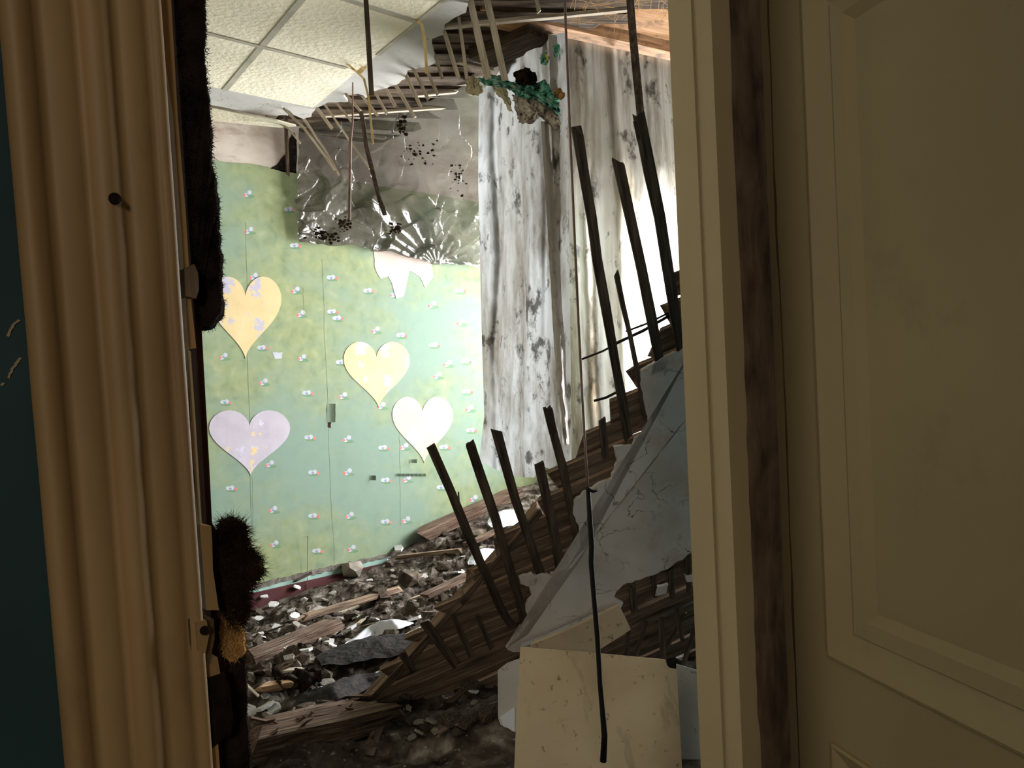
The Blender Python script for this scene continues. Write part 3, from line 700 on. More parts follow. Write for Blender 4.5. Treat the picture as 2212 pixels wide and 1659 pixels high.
def terr(u, v):
    x = XL + .01 + u * (XW - XL - .03); y = YD1 + .01 + v * (YG - .032 - YD1 - .01)
    return Vector((x, y, H(x, y)))
o = grid('rubble_heap', terr, 330, 240, 'rubble', None, False)
tag(o, 'dark heap of crumbled plaster, dirt and dust rising towards the room corner', 'rubble', None, 'stuff')
def hit(px, py):
    r = ray(px, py); t = 1.5
    while t < 9:
        p = EYE + r * t
        if p.z < H(p.x, p.y) or p.y > YG - .06: return p
        t += .01
    return EYE + r * 5
def hull(name, n, sx, sy, sz, mt):
    bm = bmesh.new()
    for _ in range(n):
        v = Vector((random.gauss(0, 1), random.gauss(0, 1), random.gauss(0, 1))).normalized()
        k = U(.75, 1.05)
        bm.verts.new((v.x * sx * k, v.y * sy * k, v.z * sz * k))
    r = bmesh.ops.convex_hull(bm, input=bm.verts)
    bmesh.ops.delete(bm, geom=list({e for e in r['geom_interior'] + r['geom_unused'] if isinstance(e, bmesh.types.BMVert)}), context='VERTS')
    me = bpy.data.meshes.new(name); bm.to_mesh(me); bm.free()
    me.materials.append(MATS[mt]); return me
def shard(name, mt):
    n = random.randint(5, 8); V = []
    for z in (-.11, .11):
        for k in range(n):
            if z < 0: 
                t = 2 * math.pi * (k + U(-.25, .25)) / n; r = U(.6, 1.08); V.append((r * math.cos(t), r * .75 * math.sin(t), z))
            else:
                x, y, _ = V[k]; V.append((x * U(.82, 1), y * U(.82, 1), z + U(-.05, .05)))
    Fc = [tuple(range(n - 1, -1, -1)), tuple(range(n, 2 * n))] + [(i, (i + 1) % n, n + (i + 1) % n, n + i) for i in range(n)]
    return mesh(name, V, Fc, mt)
SH = {k: [shard('plaster_fragment', k) for _ in range(9)] for k in ('plaster_chunk', 'grey_chunk')}
LU = {k: [hull('plaster_lump', 13, 1, .8, .55, k) for _ in range(8)] for k in ('plaster_chunk', 'grey_chunk', 'dark_clod')}
def put(name, me, p, r, tilt, label, cat, group, sink=.3):
    M = Matrix.Translation(p + Vector((0, 0, r * sink))) @ Matrix.Rotation(U(0, 6.28), 4, 'Z') @ Matrix.Rotation(tilt, 4, 'X') @ Matrix.Rotation(U(-.3, .3), 4, 'Y') @ Matrix.Diagonal((r, r, r, 1))
    return tag(link(name, me, None, M), label, cat, group)
big = [(643, 1272, 24), (862, 1191, 35), (571, 1292, 20), (592, 1310, 30), (637, 1338, 38), (691, 1323, 32), (755, 1364, 42), (768, 1337, 28), (809, 1344, 34), (730, 1374, 22), (897, 1344, 46), (679, 1391, 42), (718, 1398, 30), (626, 1424, 34), (707, 1412, 20), (813, 1474, 32), (828, 1456, 30), (764, 1523, 42), (707, 1551, 40), (729, 1538, 34), (623, 1375, 18), (986, 1242, 36), (916, 1249, 20), (1040, 1210, 30), (797, 1359, 12), (1000, 1235, 16), (560, 1340, 26), (600, 1360, 30), (566, 1380, 22), (1072, 1150, 22), (840, 1215, 18)]
own = {(643, 1272): 'pale plaster fragment lying against the red baseboard', (862, 1191): 'plaster fragment leaning on the green wall where the baseboard vanishes under rubble', (679, 1391): 'pale plaster fragment beside the end of the grey square beam', (813, 1474): 'white plaster fragment lying against the broken edge of the collapsed section', (764, 1523): 'plaster fragment beside the low corner of the collapsed section', (707, 1551): 'plaster fragment lying on top of the splintered rotten beam', (897, 1344): 'plaster fragment between the white film hump and the collapsed section', (986, 1242): 'plaster fragment below the dark log, beside the bare lath ends', (626, 1424): 'plaster fragment just in front of the grey square beam'}
for (x, y, w) in big:
    p = hit(x, y); r = w / F_PX * dep(p) * .56
    o = put('plaster_fragment', random.choice(SH['plaster_chunk']), p, r, U(.15, .7), 'large pale plaster fragment lying on the rubble heap', 'plaster chunk', 'large plaster fragments on the rubble')
    if (x, y) in own: o['label'] = own[(x, y)]
n = 0
while n < 150:
    x, y = U(530, 1120), U(1195, 1600)
    p = hit(x, y)
    if p.y > YG - .12 or p.x < .8 or p.y < 2.3: continue
    left = x < 720
    k = random.choices(('plaster_chunk', 'grey_chunk'), (.45, .55))[0]
    r = U(.012, .04) * (1.15 if left else .85)
    if random.random() < .5:
        put('plaster_fragment', random.choice(SH[k]), p, r * 1.25, U(0, .6), 'small pale plaster fragment scattered on the rubble heap', 'plaster chunk', 'small plaster fragments on the rubble')
    else:
        put('plaster_lump', random.choice(LU[k]), p, r, U(0, 1), 'small grey plaster lump scattered on the rubble heap', 'plaster chunk', 'small plaster lumps on the rubble')
    n += 1
n = 0
while n < 110:
    x, y = U(540, 1150), U(1150, 1600)
    p = hit(x, y)
    if p.y > YG - .12 or p.x < .8 or p.y < 2.3: continue
    put('dirt_clod', random.choice(LU['dark_clod']), p, U(.02, .075), U(0, 1), 'dark crumbly clod of dirt on the rubble heap', 'dirt clod', 'dirt clods on the rubble')
    n += 1
# timbers and slats in the heap: (x0,y0,x1,y1,width_m,thick_m,mat,name,label)
def timber(x0, y0, x1, y1, w, th, mt, name, label, lift=.03, group=None, d0=None):
    a, b = hit(x0, y0), hit(x1, y1)
    a = a + Vector((0, 0, lift)); b = b + Vector((0, 0, lift))
    return tag(stick(name, [a, b], w, th, mt, None, (0, 0, 1), True, .14), label, 'timber', group)
timber(535, 1440, 722, 1362, .1, .07, 'rotten_wood', 'fallen_beam', 'grey square beam lying among the plaster fragments')
timber(905, 1172, 1112, 1078, .11, .1, 'rotten_wood', 'fallen_log', 'long dark log on top of the heap against the green wall', .05)
timber(913, 1312, 1015, 1262, .06, .03, 'rotten_wood', 'broken_board', 'brown board end sticking out from under the collapsed ceiling section', .06)
timber(1010, 1190, 1075, 1160, .05, .03, 'rotten_wood', 'broken_batten', 'reddish batten lying between the bare lath ends', .05)
timber(860, 1215, 1000, 1200, .05, .03, 'dark_plank', 'dark_timber_piece', 'dark slat lying below the log on the heap', .04)
timber(655, 1345, 862, 1282, .05, .03, 'dark_plank', 'dark_plank_piece', 'long dark plank crossing the middle of the heap', .03)
timber(540, 1622, 812, 1556, .2, .09, 'rotten_wood', 'rotten_beam', 'splintered rotten beam at the front edge of the heap', .03)
timber(690, 1562, 840, 1545, .1, .04, 'rotten_wood', 'rotten_board', 'rotten board below the low corner of the collapsed ceiling section', .02)
timber(560, 1512, 632, 1500, .05, .025, 'fresh_wood', 'splintered_board', 'short splintered board with fresh pale wood', .05)
timber(822, 1562, 796, 1642, .045, .012, 'lath_dark', 'short_lath', 'short lath lying on the dark floor before the rotten beam', .01)
timber(530, 1500, 560, 1530, .01, .006, 'lath_pale', 'thin_splinter', 'thin pale splinter by the door jamb', .05)
for k in range(46):
    x, y = U(540, 1000), U(1250, 1590)
    L = U(14, 48); a = U(-.5, .1)
    if y + L * math.sin(a) < 1240: continue
    p, q = hit(x, y), hit(x + L * math.cos(a), y + L * math.sin(a))
    if (p - q).length > .6: continue
    tag(stick('wood_splinter', [p + Vector((0, 0, .015)), q + Vector((0, 0, U(.01, .05)))], U(.012, .04), .008, random.choice(('lath_dark', 'rotten_wood', 'lath_pale', 'dark_plank')), None, (0, 0, 1), True, .3), 'broken lath splinter lying in the rubble heap', 'splinter', 'lath splinters in the rubble')
# rotten beam splinters
for k in range(26):
    x = U(540, 790); y = 1622 - (x - 540) * .245 + U(-26, 8)
    p = hit(x, y); q = hit(x + U(18, 60), y - U(0, 14))
    if (p - q).length > .5: continue
    tag(stick('beam_splinter', [p + Vector((0, 0, U(.03, .09))), q + Vector((0, 0, U(.03, .09)))], U(.008, .022), .006, 'rotten_wood', None, (0, 0, 1), True, .3), 'fibrous splinter split off the rotten beam', 'splinter', 'splinters of the rotten beam')
# dark felt strips and white film hump
def ribbon(name, pl, w, mt, label, cat, lift, arch=0):
    P = [hit(x, y) + Vector((0, 0, lift)) for x, y in pl]
    def fn(u, v):
        t = u * (len(P) - 1); i = min(int(t), len(P) - 2); p = P[i].lerp(P[i + 1], t - i)
        d = (P[-1] - P[0]); s = Vector((-d.y, d.x, 0)).normalized()
        ww = w * (math.sin(math.pi * min(1, max(0, .05 + .9 * u))) ** .5)
        q = p + s * ((v - .5) * ww)
        q.z += arch * math.sin(v * math.pi) * math.sin(u * math.pi) + .01 * nz(u * 9, v * 5)
        return q
    return tag(grid(name, fn, 40, 12, mt), label, cat)
ribbon('white_film_piece', [(749, 1404), (800, 1378), (845, 1362), (890, 1352)], .13, 'white_film', 'white speckled film hump curving across the heap', 'film', .02, .045)
ribbon('felt_strip', [(690, 1450), (780, 1425), (860, 1412), (920, 1400)], .34, 'dark_felt_mat', 'wide dark grey felt strip behind the low slab edge', 'felt', .05, .03)
ribbon('felt_strip', [(640, 1535), (720, 1515), (790, 1490), (850, 1478)], .2, 'dark_felt_mat', 'narrow dark felt strip near the rotten beam', 'felt', .04, .02)
ribbon('plastic_bag', [(1075, 1155), (1095, 1135), (1118, 1122)], .3, 'white_film', 'bluish white plastic scrap behind the bare lath ends', 'plastic', .06, .06)
ribbon('plastic_scrap', [(1020, 1235), (1040, 1215), (1062, 1200)], .16, 'white_film', 'small bluish plastic scrap beside the slab edge', 'plastic', .05, .04)
# blocks
for (x, y, w, l) in [(1020, 1165, .14, 'dark square block leaning in the heap below the log'), (882, 1262, .1, 'dark upright brick-like block in the middle of the heap'), (762, 1240, .12, 'grey mortar block against the red baseboard')]:
    p = hit(x, y)
    me = hull('rubble_block', 22, w, w * .8, w * .7, 'dark_clod' if x > 800 else 'grey_chunk')
    put('rubble_block', me, p, 1, .2, l, 'block', None, .04)
# black burnt rag
def rug(u, v):
    x = 588 + u * 118; y = 1462 + v * 50 + 8 * math.sin(u * 5)
    p = hit(x, y); p.z += .05 + .04 * nz(u * 5, v * 5) ; return p
tag(grid('black_rag', rug, 24, 16, 'black_felt', None, True, lambda u, v: (u - .5) ** 2 + (v - .5) ** 2 < .2 + .1 * nz(u * 4, v * 4)), 'black charred rag lying in a hollow of the heap', 'rag')

# ------------------------------------------------------------------ collapsed ceiling section
def camdir(x, y, z): return (RIGHT * x + UP * y + FWD * z).normalized()
SB = camdir(.92, .37, .125)                       # along its boards
SL = camdir(-.26, .82, -.50)                      # along its laths, upwards and towards the door
SL = (SL - SB * SL.dot(SB)).normalized()
SN = SB.cross(SL).normalized()
if SN.dot(EYE - at(1200, 1100, 3.3)) < 0: SN = -SN   # underside looks at the door
P0 = onZ(760, 1548, .035)
def ons(px, py, off=0.0): return onp(px, py, P0 + SN * off, SN)
def st(p): return ((p - P0).dot(SB), (p - P0).dot(SL))
slab = tag(empty('collapsed_ceiling_section', P0), 'collapsed ceiling section of dark boards, laths and cracked plaster, leaning on the floor', 'ceiling section')
edge_px = [(760, 1548), (840, 1462), (900, 1395), (985, 1300), (1050, 1225), (1120, 1150), (1180, 1075), (1250, 990), (1330, 885), (1400, 790), (1470, 640), (1530, 540), (1600, 420)]
edge = [st(ons(x, y)) for x, y in edge_px]
edge_t = sorted([(t, s) for s, t in edge])
low = [st(ons(x, y)) for x, y in [(760, 1548), (1060, 1500), (1340, 1480), (1500, 1465), (1700, 1440)]]
w = .098
tmax = edge_t[-1][0]; tmin = -.62
SMAX = st(ons(1830, 900))[0]
t = tmin
k = 0
while t < tmax:
    s0 = interp(edge_t, t + w * .5) + U(-.02, .02)
    if t < 0:   # boards under the low corner start further in
        s0 = interp(sorted([(tt, ss) for ss, tt in low]), t + w * .5) + U(-.03, .06)
    z0 = (P0 + SB * s0 + SL * (t + w / 2)).z
    s1 = SMAX + U(-.2, .1)
    if z0 < .02: s0 += max(0, (.03 - z0) / max(.05, SB.z))
    if s1 - s0 > .25:
        off = -.018 - .006 * (k % 3)
        a = P0 + SB * s0 + SL * (t + w / 2) - SN * (-off)
        b = P0 + SB * s1 + SL * (t + w / 2 + U(-.012, .012)) - SN * (-off)
        stick('board', [a, b], w * U(.86, .95), .022, 'dark_plank', slab, SN, True, .05)
    t += w; k += 1
# edge batten along the break
stick('edge_batten', [ons(757, 1552, -.03), ons(900, 1398, -.03), ons(1000, 1285, -.03)], .035, .05, 'dark_plank', slab, SN, True, .15)
stick('edge_batten', [ons(990, 1298, -.03), ons(1100, 1172, -.03), ons(1165, 1098, -.03)], .03, .05, 'dark_plank', slab, SN, True, .15)
laths = [([(932, 968), (1010, 1150), (1085, 1320), (1105, 1352)], 21), ([(1016, 962), (1070, 1120), (1120, 1290), (1146, 1400)], 21), ([(1071, 930), (1115, 1080), (1168, 1245)], 21), ([(1166, 1008), (1190, 1120), (1214, 1242)], 22), ([(1182, 882), (1215, 1010), (1250, 1180)], 18), ([(1247, 283), (1290, 560), (1345, 870), (1358, 950)], 23), ([(1335, 348), (1385, 580), (1428, 790)], 24), ([(1331, 590), (1360, 720), (1394, 900)], 11), ([(1381, 258), (1425, 470), (1475, 770)], 27),
         ([(918, 1345), (950, 1390), (985, 1435)], 20), ([(868, 1412), (892, 1452)], 16), ([(975, 1322), (1020, 1420)], 13), ([(1030, 1330), (1062, 1400)], 12), ([(1366, 1266), (1370, 1318)], 15), ([(1412, 1240), (1416, 1290)], 10), ([(1449, 1228), (1452, 1296)], 12), ([(1484, 1196), (1490, 1280)], 12), ([(1300, 905), (1308, 985)], 16)]
for k, (pl, wp) in enumerate(laths):
    P = [ons(x, y, .008) for x, y in pl]
    L0 = stick('lath', P, wp / F_PX * dep(P[0]), .009, 'lath_dark', slab, SN, True, .16)
# twin slivers at split lath ends
for (x, y, x2, y2) in [(1010, 958, 1032, 1030), (1024, 962, 1040, 1030), (1176, 880, 1190, 935), (1190, 884, 1200, 935), (1372, 262, 1380, 300)]:
    stick('lath_splinter', [ons(x, y, .012), ons(x2, y2, .01)], .012, .006, 'lath_dark', slab, SN, True, .2)
# plaster still clinging to the underside, split along a straight joint
seam = [(1095, 1402), (1220, 1240), (1360, 1062), (1485, 902), (1620, 728)]
up_px = [(1620, 700), (1500, 745), (1440, 770), (1405, 790), (1386, 801), (1383, 830), (1392, 870), (1405, 920), (1390, 940), (1373, 946), (1366, 965), (1352, 985), (1332, 1000), (1322, 1035), (1286, 1050), (1262, 1065), (1240, 1085), (1238, 1110), (1251, 1135), (1255, 1185), (1262, 1196), (1240, 1225), (1215, 1231), (1196, 1246), (1170, 1238), (1142, 1256), (1150, 1290), (1136, 1310), (1142, 1352), (1140, 1372), (1106, 1386)]
lo_px = [(1108, 1408), (1200, 1420), (1300, 1392), (1346, 1302), (1326, 1290), (1332, 1278), (1346, 1264), (1410, 1243), (1450, 1224), (1500, 1190), (1640, 1120)]
def plast(name, px):
    return prism(name, [ons(x, y, .016) for x, y in px], SN, .014, 'plaster_slab', slab)
plast('plaster_layer', jag(up_px, 9, 2.2, False) + [(x - 1.2, y - 1.2) for x, y in seam])
plast('plaster_layer', [(x + 1.6, y + 1.6) for x, y in seam[::-1]] + jag(lo_px, 9, 2.0, False))
for px in ([(1326, 966), (1364, 962), (1368, 982), (1335, 1000)], [(1412, 785), (1440, 772), (1446, 800), (1405, 812)], [(1122, 1248), (1150, 1238), (1162, 1255), (1148, 1268), (1125, 1262)], [(1190, 1240), (1214, 1232), (1204, 1248)], [(1420, 1268), (1445, 1262), (1440, 1282), (1416, 1288)], [(1482, 1244), (1505, 1238), (1508, 1255), (1484, 1258)]):
    plast('plaster_piece', jag(px, 8, 1.5))
# underside ledge and loose sticks below the slab, right
stick('ledge_board', [ons(1346, 1350, -.03), ons(1500, 1302, -.03), ons(1640, 1258, -.03)], .06, .03, 'grey_chunk', slab, SN, True, .15)
for (x0, y0, x1, y1, wd) in [(1358, 1360, 1352, 1415, .02), (1395, 1345, 1372, 1420, .02), (1430, 1330, 1432, 1410, .028), (1478, 1325, 1432, 1415, .02), (1462, 1318, 1470, 1360, .02), (1505, 1340, 1482, 1415, .02)]:
    a, b = at(x0, y0, 3.58), at(x1, y1, 3.52)
    tag(stick('loose_stick', [a, b, b + (b - a) * .5], wd, .012, 'lath_dark'), 'loose lath standing in the dark gap under the ceiling section', 'stick', 'loose laths under the ceiling section')
# long lath hanging from above behind the door jamb, and rods caught between the laths
tag(stick('hanging_batten', [onZ(1345, -110, ZC + .19), at(1361, 0, 3.0), at(1385, 262, 2.85), at(1400, 330, 2.8)], .028, .014, 'lath_dark', None, None, False, .1), 'long dark batten hanging from the attic above a lath', 'batten')
for k, (x0, y0, x1, y1, rr) in enumerate([(1257, 776, 1345, 735, .004), (1330, 742, 1448, 680, .006), (1352, 716, 1450, 672, .004), (1283, 866, 1335, 845, .005)]):
    a, b = ons(x0, y0, -.02), ons(x1, y1, -.02)
    tag(tube('thin_rod', [a, a.lerp(b, .5) + UP * -.006, b + (b - a) * .15], rr, 'black_cable'), 'thin black rod caught between the bare lath ends', 'rod', 'thin rods between the lath ends')

# ------------------------------------------------------------------ fallen ceiling tiles leaning by the door
def panel(name, px, base, n, th, mt, label):
    n = Vector(n).normalized()
    o = prism(name, [onp(x, y, base, n) for x, y in px], n, th, mt)
    return tag(o, label, 'ceiling tile', 'fallen ceiling tiles')
tow = Vector((-FWD.x, -FWD.y, 0)).normalized(); rgt = Vector((RIGHT.x, RIGHT.y, 0)).normalized()
base = onZ(1290, 1676, 0.004)
panel('fallen_ceiling_tile', [(1124, 1397), (1290, 1411), (1437, 1425), (1441, 1437), (1448, 1444), (1462, 1446), (1468, 1560), (1474, 1672), (1110, 1680), (1116, 1530)], base, tow + Vector((0, 0, .28)), .014, 'fallen_tile', 'large dirty beige ceiling tile standing upright behind the black cable')
bl = base - tow * .14
panel('fallen_ceiling_tile', [(1075, 1448), (1095, 1432), (1140, 1416), (1150, 1648), (1112, 1640), (1076, 1552)], bl, tow + rgt * -.45 + Vector((0, 0, .2)), .012, 'fallen_tile_grey', 'grey tile with a white lower corner, tucked behind the large upright tile')
prism('white_corner', [onp(x, y, bl, (tow + rgt * -.45 + Vector((0, 0, .2))).normalized()) + tow * .004 for x, y in [(1080, 1548), (1112, 1526), (1112, 1638)]], tow + rgt * -.45 + Vector((0, 0, .2)), .003, 'white_board', bpy.data.objects['fallen_ceiling_tile.001'])
panel('fallen_ceiling_tile', [(1461, 1434), (1480, 1440), (1600, 1475), (1610, 1655), (1475, 1668)], base - tow * .1, tow + rgt * -.1 + Vector((0, 0, .3)), .014, 'fallen_tile_grey', 'pale blue-grey ceiling tile between the large upright tile and door jamb')
nb = (SN + Vector((0, 0, .15))).normalized()
panel('fallen_ceiling_tile', [(1150, 1392), (1230, 1360), (1338, 1308), (1350, 1332), (1363, 1360), (1294, 1404), (1285, 1440), (1140, 1440)], ons(1250, 1375, .07), nb, .014, 'fallen_tile', 'tilted brown ceiling tile lying against the plaster of the collapsed section')
pe = [(1128, 1398), (1180, 1378), (1240, 1352), (1292, 1330), (1240, 1360), (1190, 1388), (1160, 1402)]  # bluish edge highlight of the tilted tile, built as a pale strip
tag(prism('edge_highlight_strip', [ons(x, y, .05) for x, y in pe], SN, .02, 'fallen_tile_grey'), 'thin curved pale strip standing for the highlight along the tilted brown tile', 'strip')

# ------------------------------------------------------------------ hanging cable
dc = 2.0
top = at(1216, -80, dc); up = Vector((top.x, top.y, ZC + .35))
path = [up] + [at(x, y, dc) for x, y in [(1216, -80), (1220, 0), (1228, 200), (1240, 480), (1250, 700), (1258, 860), (1266, 1000), (1270, 1056)]]
cab = empty('hanging_cable', up)
tag(cab, 'long hanging cable, thin above with a thick black lower end', 'cable')
tube('thin_wire', path, .0032, 'thin_wire', cab, 8)
pl = [(1270, 1052), (1273, 1100), (1278, 1180), (1277, 1215), (1283, 1290), (1290, 1370), (1293, 1420), (1296, 1475), (1301, 1530), (1306, 1590), (1303, 1645)]
tube('black_sheath', [at(x, y, dc) for x, y in pl], .0068, 'black_cable', cab, 10, [.0055, .0062, .007, .0066, .0062, .0064, .006, .006, .0066, .0075, .0082])
tube('twist_tie', [at(1268, 1056, dc - .004), at(1282, 1062, dc - .01), at(1292, 1058, dc)], .004, 'black_cable', cab, 6)

# ------------------------------------------------------------------ door frame, left casing
def cas(px, py, off=0.0): return onY(px, py, YD0 - off)
# the casing leans: its left and right edges are taken at two heights and extended
def cx_at(f, y):     # fraction across the casing -> pixel x at row y
    l = 66 + (y - 829) * .0885; r = 404 + (y - 829) * .068
    return l + (r - l) * f
prof = [(0, .0), (0, .016), (.03, .024), (.08, .029), (.14, .029), (.2, .022), (.24, .012), (.27, .014), (.36, .0165), (.44, .015), (.47, .011), (.5, .018), (.56, .025), (.63, .026), (.68, .02), (.71, .011), (.74, .0135), (.82, .0155), (.88, .014), (.905, .009), (.93, .013), (.97, .016), (1.0, .014), (1.0, .0)]
V, Fc = [], []
rowsy = list(np.linspace(-900, 2700, 90))
for j, y in enumerate(rowsy):
    for i, (f, d) in enumerate(prof):
        wob = 1.2 * nz(f * 9, y * .004, 3)
        V.append(cas(cx_at(f, y) + wob, y, d + .0012 * nz(f * 12, y * .01, 7)))
    if j:
        n = len(prof); a = (j - 1) * n
        for i in range(n - 1): Fc.append((a + i, a + i + 1, a + n + i + 1, a + n + i))
        Fc.append((a + n - 1, a, a + n, a + 2 * n - 1))
V = [Vector((v.x, v.y, max(ZF, v.z))) for v in V]
trim1 = struct(add('trim_1', V, Fc, 'casing_paint', None, True), 'brown fluted door casing')
tube('nail_hole', [cas(248, 429, .0262), cas(248, 429, .0295)], .006, 'black_felt', trim1, 12)
# inner layers of the left frame: thin lip boards
def strip(name, pts, off, th, mt, parent, yb=YD0):
    return prism(name, [onY(x, y, yb - off) for x, y in pts], NY, th, mt, parent)
strip('frame_lip', [(330, -60), (366, -60), (384, 250), (402, 470), (412, 640), (424, 752), (408, 752), (396, 560), (374, 250)], -.004, .02, 'casing_paint', trim1)
strip('frame_lip', [(431, 1134), (456, 1136), (458, 1160), (460, 1230), (472, 1312), (474, 1318), (446, 1318), (440, 1240), (434, 1170)], .006, .03, 'casing_paint', trim1)
strip('frame_lip', [(405, 752), (412, 760), (422, 900), (428, 1000), (436, 1134), (430, 1134), (414, 960)], .004, .02, 'jamb_paint', trim1)
strip('frame_lip', [(444, 1440), (470, 1420), (480, 1480), (470, 1590), (478, 1700), (440, 1700), (436, 1560), (452, 1480)], .004, .03, 'casing_paint', trim1)
strip('jamb_edge', [(370, -80), (404, -80), (436, 715), (452, 1000), (458, 1130), (490, 1180), (512, 1330), (528, 1500), (540, 1760), (470, 1760), (455, 1300), (428, 800)], -.03, .05, 'jamb_wood', trim1)
strip('latch_plate', [(404, 1340), (418, 1330), (440, 1326), (462, 1338), (464, 1380), (452, 1432), (430, 1445), (418, 1420), (408, 1385)], .01, .02, 'rusty_metal', trim1)
strip('latch_tongue', [(424, 1345), (446, 1340), (452, 1370), (444, 1412), (428, 1405)], .018, .02, 'casing_paint', trim1)
tube('latch_screw', [onY(442, 1362, YD0 - .018), onY(442, 1362, YD0 - .022)], .005, 'black_felt', trim1, 10)
strip('hinge_knuckle', [(400, 580), (420, 570), (428, 590), (430, 625), (424, 645), (402, 640)], .004, .03, 'brown_felt', trim1)
# leather flap nailed to the frame
o = strip('leather_flap', jag([(446, 1468), (486, 1454), (497, 1490), (504, 1560), (498, 1590), (470, 1606), (452, 1622), (444, 1600), (452, 1540)], 14, 1.5), .008, .006, 'black_felt', None)
tag(o, 'black leather flap nailed to the door frame below the latch', 'flap')

# fuzzy insulation: lumpy body plus loose fibres along its edge, all one mat
def fuzzy(name, px, yb, th, mt, label, cat, fib=500, fl=.012, bulge=.015, group=None):
    P = jag(px, 9, 2.4)
    c = (sum(p[0] for p in P) / len(P), sum(p[1] for p in P) / len(P))
    n = len(P)
    V = [onY(x, y, yb) for x, y in P] + [onY(x, y, yb + th) for x, y in P]
    ins = []
    for x, y in P:
        ins.append(onY(x + (c[0] - x) * .12 + U(-1, 1), y + (c[1] - y) * .02, yb - bulge * U(.5, 1)))
    V += ins
    Fc = [tuple(range(2 * n, 3 * n)), tuple(range(2 * n - 1, n - 1, -1))]
    for i in range(n):
        j = (i + 1) % n
        Fc += [(i, j, n + j, n + i), (2 * n + i, 2 * n + j, j, i)]
    for _ in range(fib):
        i = random.randrange(n); j = (i + 1) % n; t = random.random()
        x = P[i][0] + (P[j][0] - P[i][0]) * t; y = P[i][1] + (P[j][1] - P[i][1]) * t
        a = onY(x, y, yb + U(0, th))
        d = Vector((U(-1, 1), U(-1, 1), U(-1, 1))) * fl * U(.2, 1)
        e = (P[j][1] - P[i][1], -(P[j][0] - P[i][0])); L = math.hypot(*e) or 1
        d += (RIGHT * e[0] / L - UP * e[1] / L) * fl * U(-.6, .6)
        s = d.cross(FWD).normalized() * .00028
        b = len(V); V += [a - s, a + s, a + d]; Fc.append((b, b + 1, b + 2))
    for _ in range(fib):          # nap on the visible face
        i = random.randrange(n); t = random.random()
        a = V[2 * n + i].lerp(V[2 * n + random.randrange(n)], t * .5)
        d = Vector((U(-1, 1), U(-1.2, .1), U(-1, .6))) * fl * U(.3, 1)
        s = d.cross(FWD).normalized() * .0005
        b = len(V); V += [a - s, a + s, a + d]; Fc.append((b, b + 1, b + 2))
    return tag(add(name, V, Fc, mt), label, cat, group)
fuzzy('felt_strip', [(374, -90), (442, -90), (444, 0), (446, 60), (442, 120), (455, 250), (459, 300), (457, 350), (468, 400), (475, 435), (474, 500), (482, 560), (481, 640), (485, 670), (478, 692), (456, 712), (432, 716), (424, 600), (412, 500), (404, 420), (384, 130)], YD0 + .03, .04, 'black_felt', 'thick black felt draught strip hanging along the left door frame', 'felt strip', 2200, .006)
fuzzy('wool_tuft', [(470, 1150), (480, 1122), (505, 1120), (530, 1138), (532, 1168), (526, 1196), (545, 1193), (566, 1212), (566, 1236), (552, 1256), (534, 1270), (528, 1290), (534, 1320), (524, 1350), (515, 1362), (490, 1340), (476, 1300), (470, 1240)], YD0 + .035, .05, 'brown_wool', 'dark brown wool stuffing bulging out of the left door frame', 'wool', 5000, .014, .02)
fuzzy('wool_tuft', [(476, 1335), (500, 1318), (515, 1340), (528, 1370), (532, 1405), (522, 1425), (498, 1432), (482, 1420), (474, 1380)], YD0 + .028, .03, 'tan_wool', 'tan wool stuffing below the dark tuft by the latch', 'wool', 500, .008, .012)
fuzzy('felt_flap', [(490, 1440), (515, 1420), (533, 1412), (535, 1520), (540, 1600), (550, 1720), (470, 1720), (482, 1560)], YD0 + .03, .03, 'black_felt', 'black felt edge at the foot of the left door frame', 'felt strip', 300, .006)

# ------------------------------------------------------------------ right jamb, felt, open door leaf
XJ = OX1 - .07
YF = YD0 + .09
trim2 = struct(boxes('trim_2', [(XJ, XJ + .065, YD0 - .004, YF, ZF, OZ)], 'jamb_paint'), 'cream door post')
boxes('rebate_bead', [(XJ - .006, XJ, YD0 + .036, YF, ZF, OZ)], 'jamb_paint', trim2)
fx0, fx1 = XJ + .062, XJ + .165
prof2 = []
for k in range(60):
    z = ZF + k * 2.45 / 59
    prof2.append((fx0 + .008 * fbm(z * 3, 2) + .004 * nz(z * 14, 5), z))
prof3 = [(fx1 + .006 * fbm(z * 4, 8), z) for _, z in prof2]
V = []; Fc = []
for k in range(60):
    z = prof2[k][1]
    V += [(prof2[k][0], YD0 - .012 - .003 * nz(z * 9, 3), z), (prof3[k][0], YD0 - .010, z), (prof3[k][0], YD0 + .002, z), (prof2[k][0], YD0 + .002, z)]
    if k:
        a = 4 * (k - 1)
        for j in range(4): Fc.append((a + j, a + (j + 1) % 4, a + 4 + (j + 1) % 4, a + 4 + j))
Fc += [(0, 1, 2, 3), (236, 237, 238, 239)]
tag(add('felt_strip', V, Fc, 'brown_felt'), 'dark brown felt strip between the cream post and the open door leaf', 'felt strip')
# leaf: pivot at its far edge, coming towards the camera
LV = Vector((math.cos(math.radians(64.1)), math.sin(math.radians(64.1)), 0))   # towards the hinge
LN = Vector((-LV.y, LV.x, 0))                                              # the side we see
if LN.dot(EYE - Vector((1.4, .6, 1.4))) < 0: LN = -LN
HP = onY(1671, 829, YD0 - .004); HP.z = 0
def leaf(px, py): return onp(px, py, HP, LN)
def lt(px, py=829): return (HP - leaf(px, py)).dot(LV)
t_st, t_m2, t_pan = lt(1774), lt(1822), lt(1862)
Wd = 1.1
zr = leaf(1803, 1416).z; zr2 = leaf(1806, 1612).z
M = Matrix((-LV, LN, Vector((0, 0, 1)))).transposed().to_4x4(); M.translation = HP
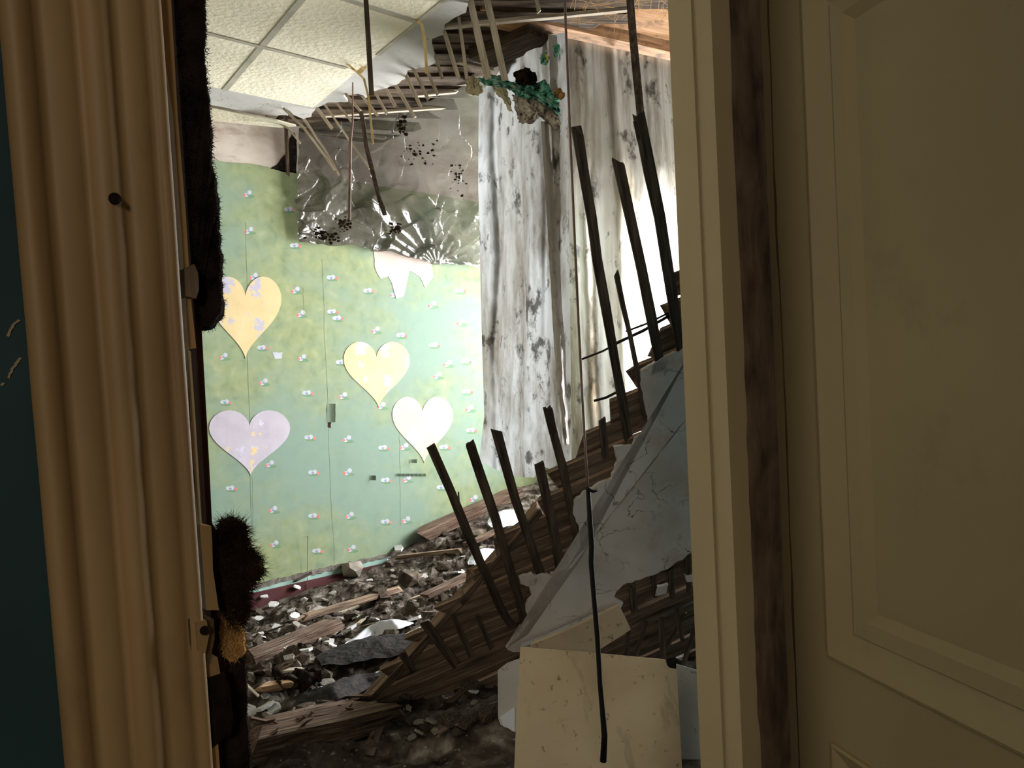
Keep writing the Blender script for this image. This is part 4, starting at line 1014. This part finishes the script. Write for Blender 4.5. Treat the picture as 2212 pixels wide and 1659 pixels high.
# local x along the leaf away from the hinge, local y = out of the visible face
def lbox(name, bs, mt, parent):
    V, Fc = [], []
    for (x0, x1, y0, y1, z0, z1) in bs:
        b = len(V); V += [(x, y, z) for x in (x0, x1) for y in (y0, y1) for z in (z0, z1)]
        Fc += [tuple(b + i for i in f) for f in BOXF]
    return link(name, mesh(name, V, Fc, mt), parent, M)
TH = .042
door = struct(lbox('door_1', [(0.004, t_st, -TH, 0, ZF + .012, 2.26), (Wd - t_st, Wd, -TH, 0, ZF + .012, 2.26), (t_st, Wd - t_st, -TH, 0, zr2, zr), (t_st, Wd - t_st, -TH, 0, 2.1, 2.26), (t_st, Wd - t_st, -TH, 0, ZF + .012, 0)], 'door_paint', None), 'open cream panelled door leaf')
def frame_mould(name, x0, x1, z0, z1, steps, parent):
    """mitred moulding: nested rectangles (inset, height)"""
    V, Fc = [], []
    for (i, y) in steps:
        V += [(x0 + i, y, z0 + i), (x1 - i, y, z0 + i), (x1 - i, y, z1 - i), (x0 + i, y, z1 - i)]
    for k in range(len(steps) - 1):
        for j in range(4):
            a = 4 * k + j; b = 4 * k + (j + 1) % 4
            Fc.append((a, b, b + 4, a + 4))
    return link(name, mesh(name, V, Fc, 'door_paint'), parent, M)
mw = t_pan - t_st
for (z0, z1) in ((zr, 2.1), (0, zr2)):
    frame_mould('panel_moulding', t_st - .006, Wd - t_st + .006, z0 - .006, z1 + .006, [(0, -.001), (0, .007), (.006, .009), (.012, .006), (mw * .5, -.016), (mw * .52, -.01), (mw * .78, -.013), (mw * .95, -.024), (mw + .006, -.025)], door)
    i = mw + .005
    lbox('door_panel', [(t_st + mw - .01, Wd - t_st - mw + .01, -.034, -.0235, z0 + mw - .01, z1 - mw + .01)], 'door_paint', door)
    if z0 == zr:
        zl = leaf(1901, 1359).z
        lbox('panel_ledge', [(lt(1905, 1360), Wd - t_st - mw - .03, -.0240, -.0195, zl, zl + .004)], 'door_paint', door)
# long paint crack along the hinge stile
V, Fc = [], []
for k in range(80):
    z = .05 + k * 2.2 / 79
    x = lt(1694) + .006 * fbm(z * 3, 1.5) ; wdt = .0022 + .0035 * max(0, fbm(z * 5, 7))
    V += [(x - wdt, .0006, z), (x + wdt, .0006, z)]
    if k: a = 2 * (k - 1); Fc.append((a, a + 1, a + 3, a + 2))
link('paint_crack', mesh('paint_crack', V, Fc, 'door_crack'), door, M)

# added cord and socket around the corridor fill light, behind the viewer
bl = empty('added_corridor_lamp', (-1.5, -1.55, 3.0)); tag(bl, 'added cord and socket of an unseen fill light under the corridor ceiling', 'lamp')
tube('cord', [(-1.5, -1.55, 3.0), (-1.5, -1.55, 2.47)], .004, 'black_cable', bl, 6)
tube('socket', [(-1.5, -1.55, 2.5), (-1.5, -1.55, 2.43)], .02, 'black_cable', bl, 10)
# chalk scratches on the dark corridor wall
for pl in ([(38, 690), (24, 705), (14, 726)], [(42, 772), (26, 792), (16, 816)], [(6, 826), (0, 832)]):
    pts = jag(pl, 5, 1.2, False); q = [(x + 4 + U(0, 3), y + 2) for x, y in pts][::-1]
    prism('chalk_scratch', [onY(x, y, YD0 - .0012) for x, y in pts + q], NY, .0012, 'corridor_plain', bpy.data.objects['wall_door'])
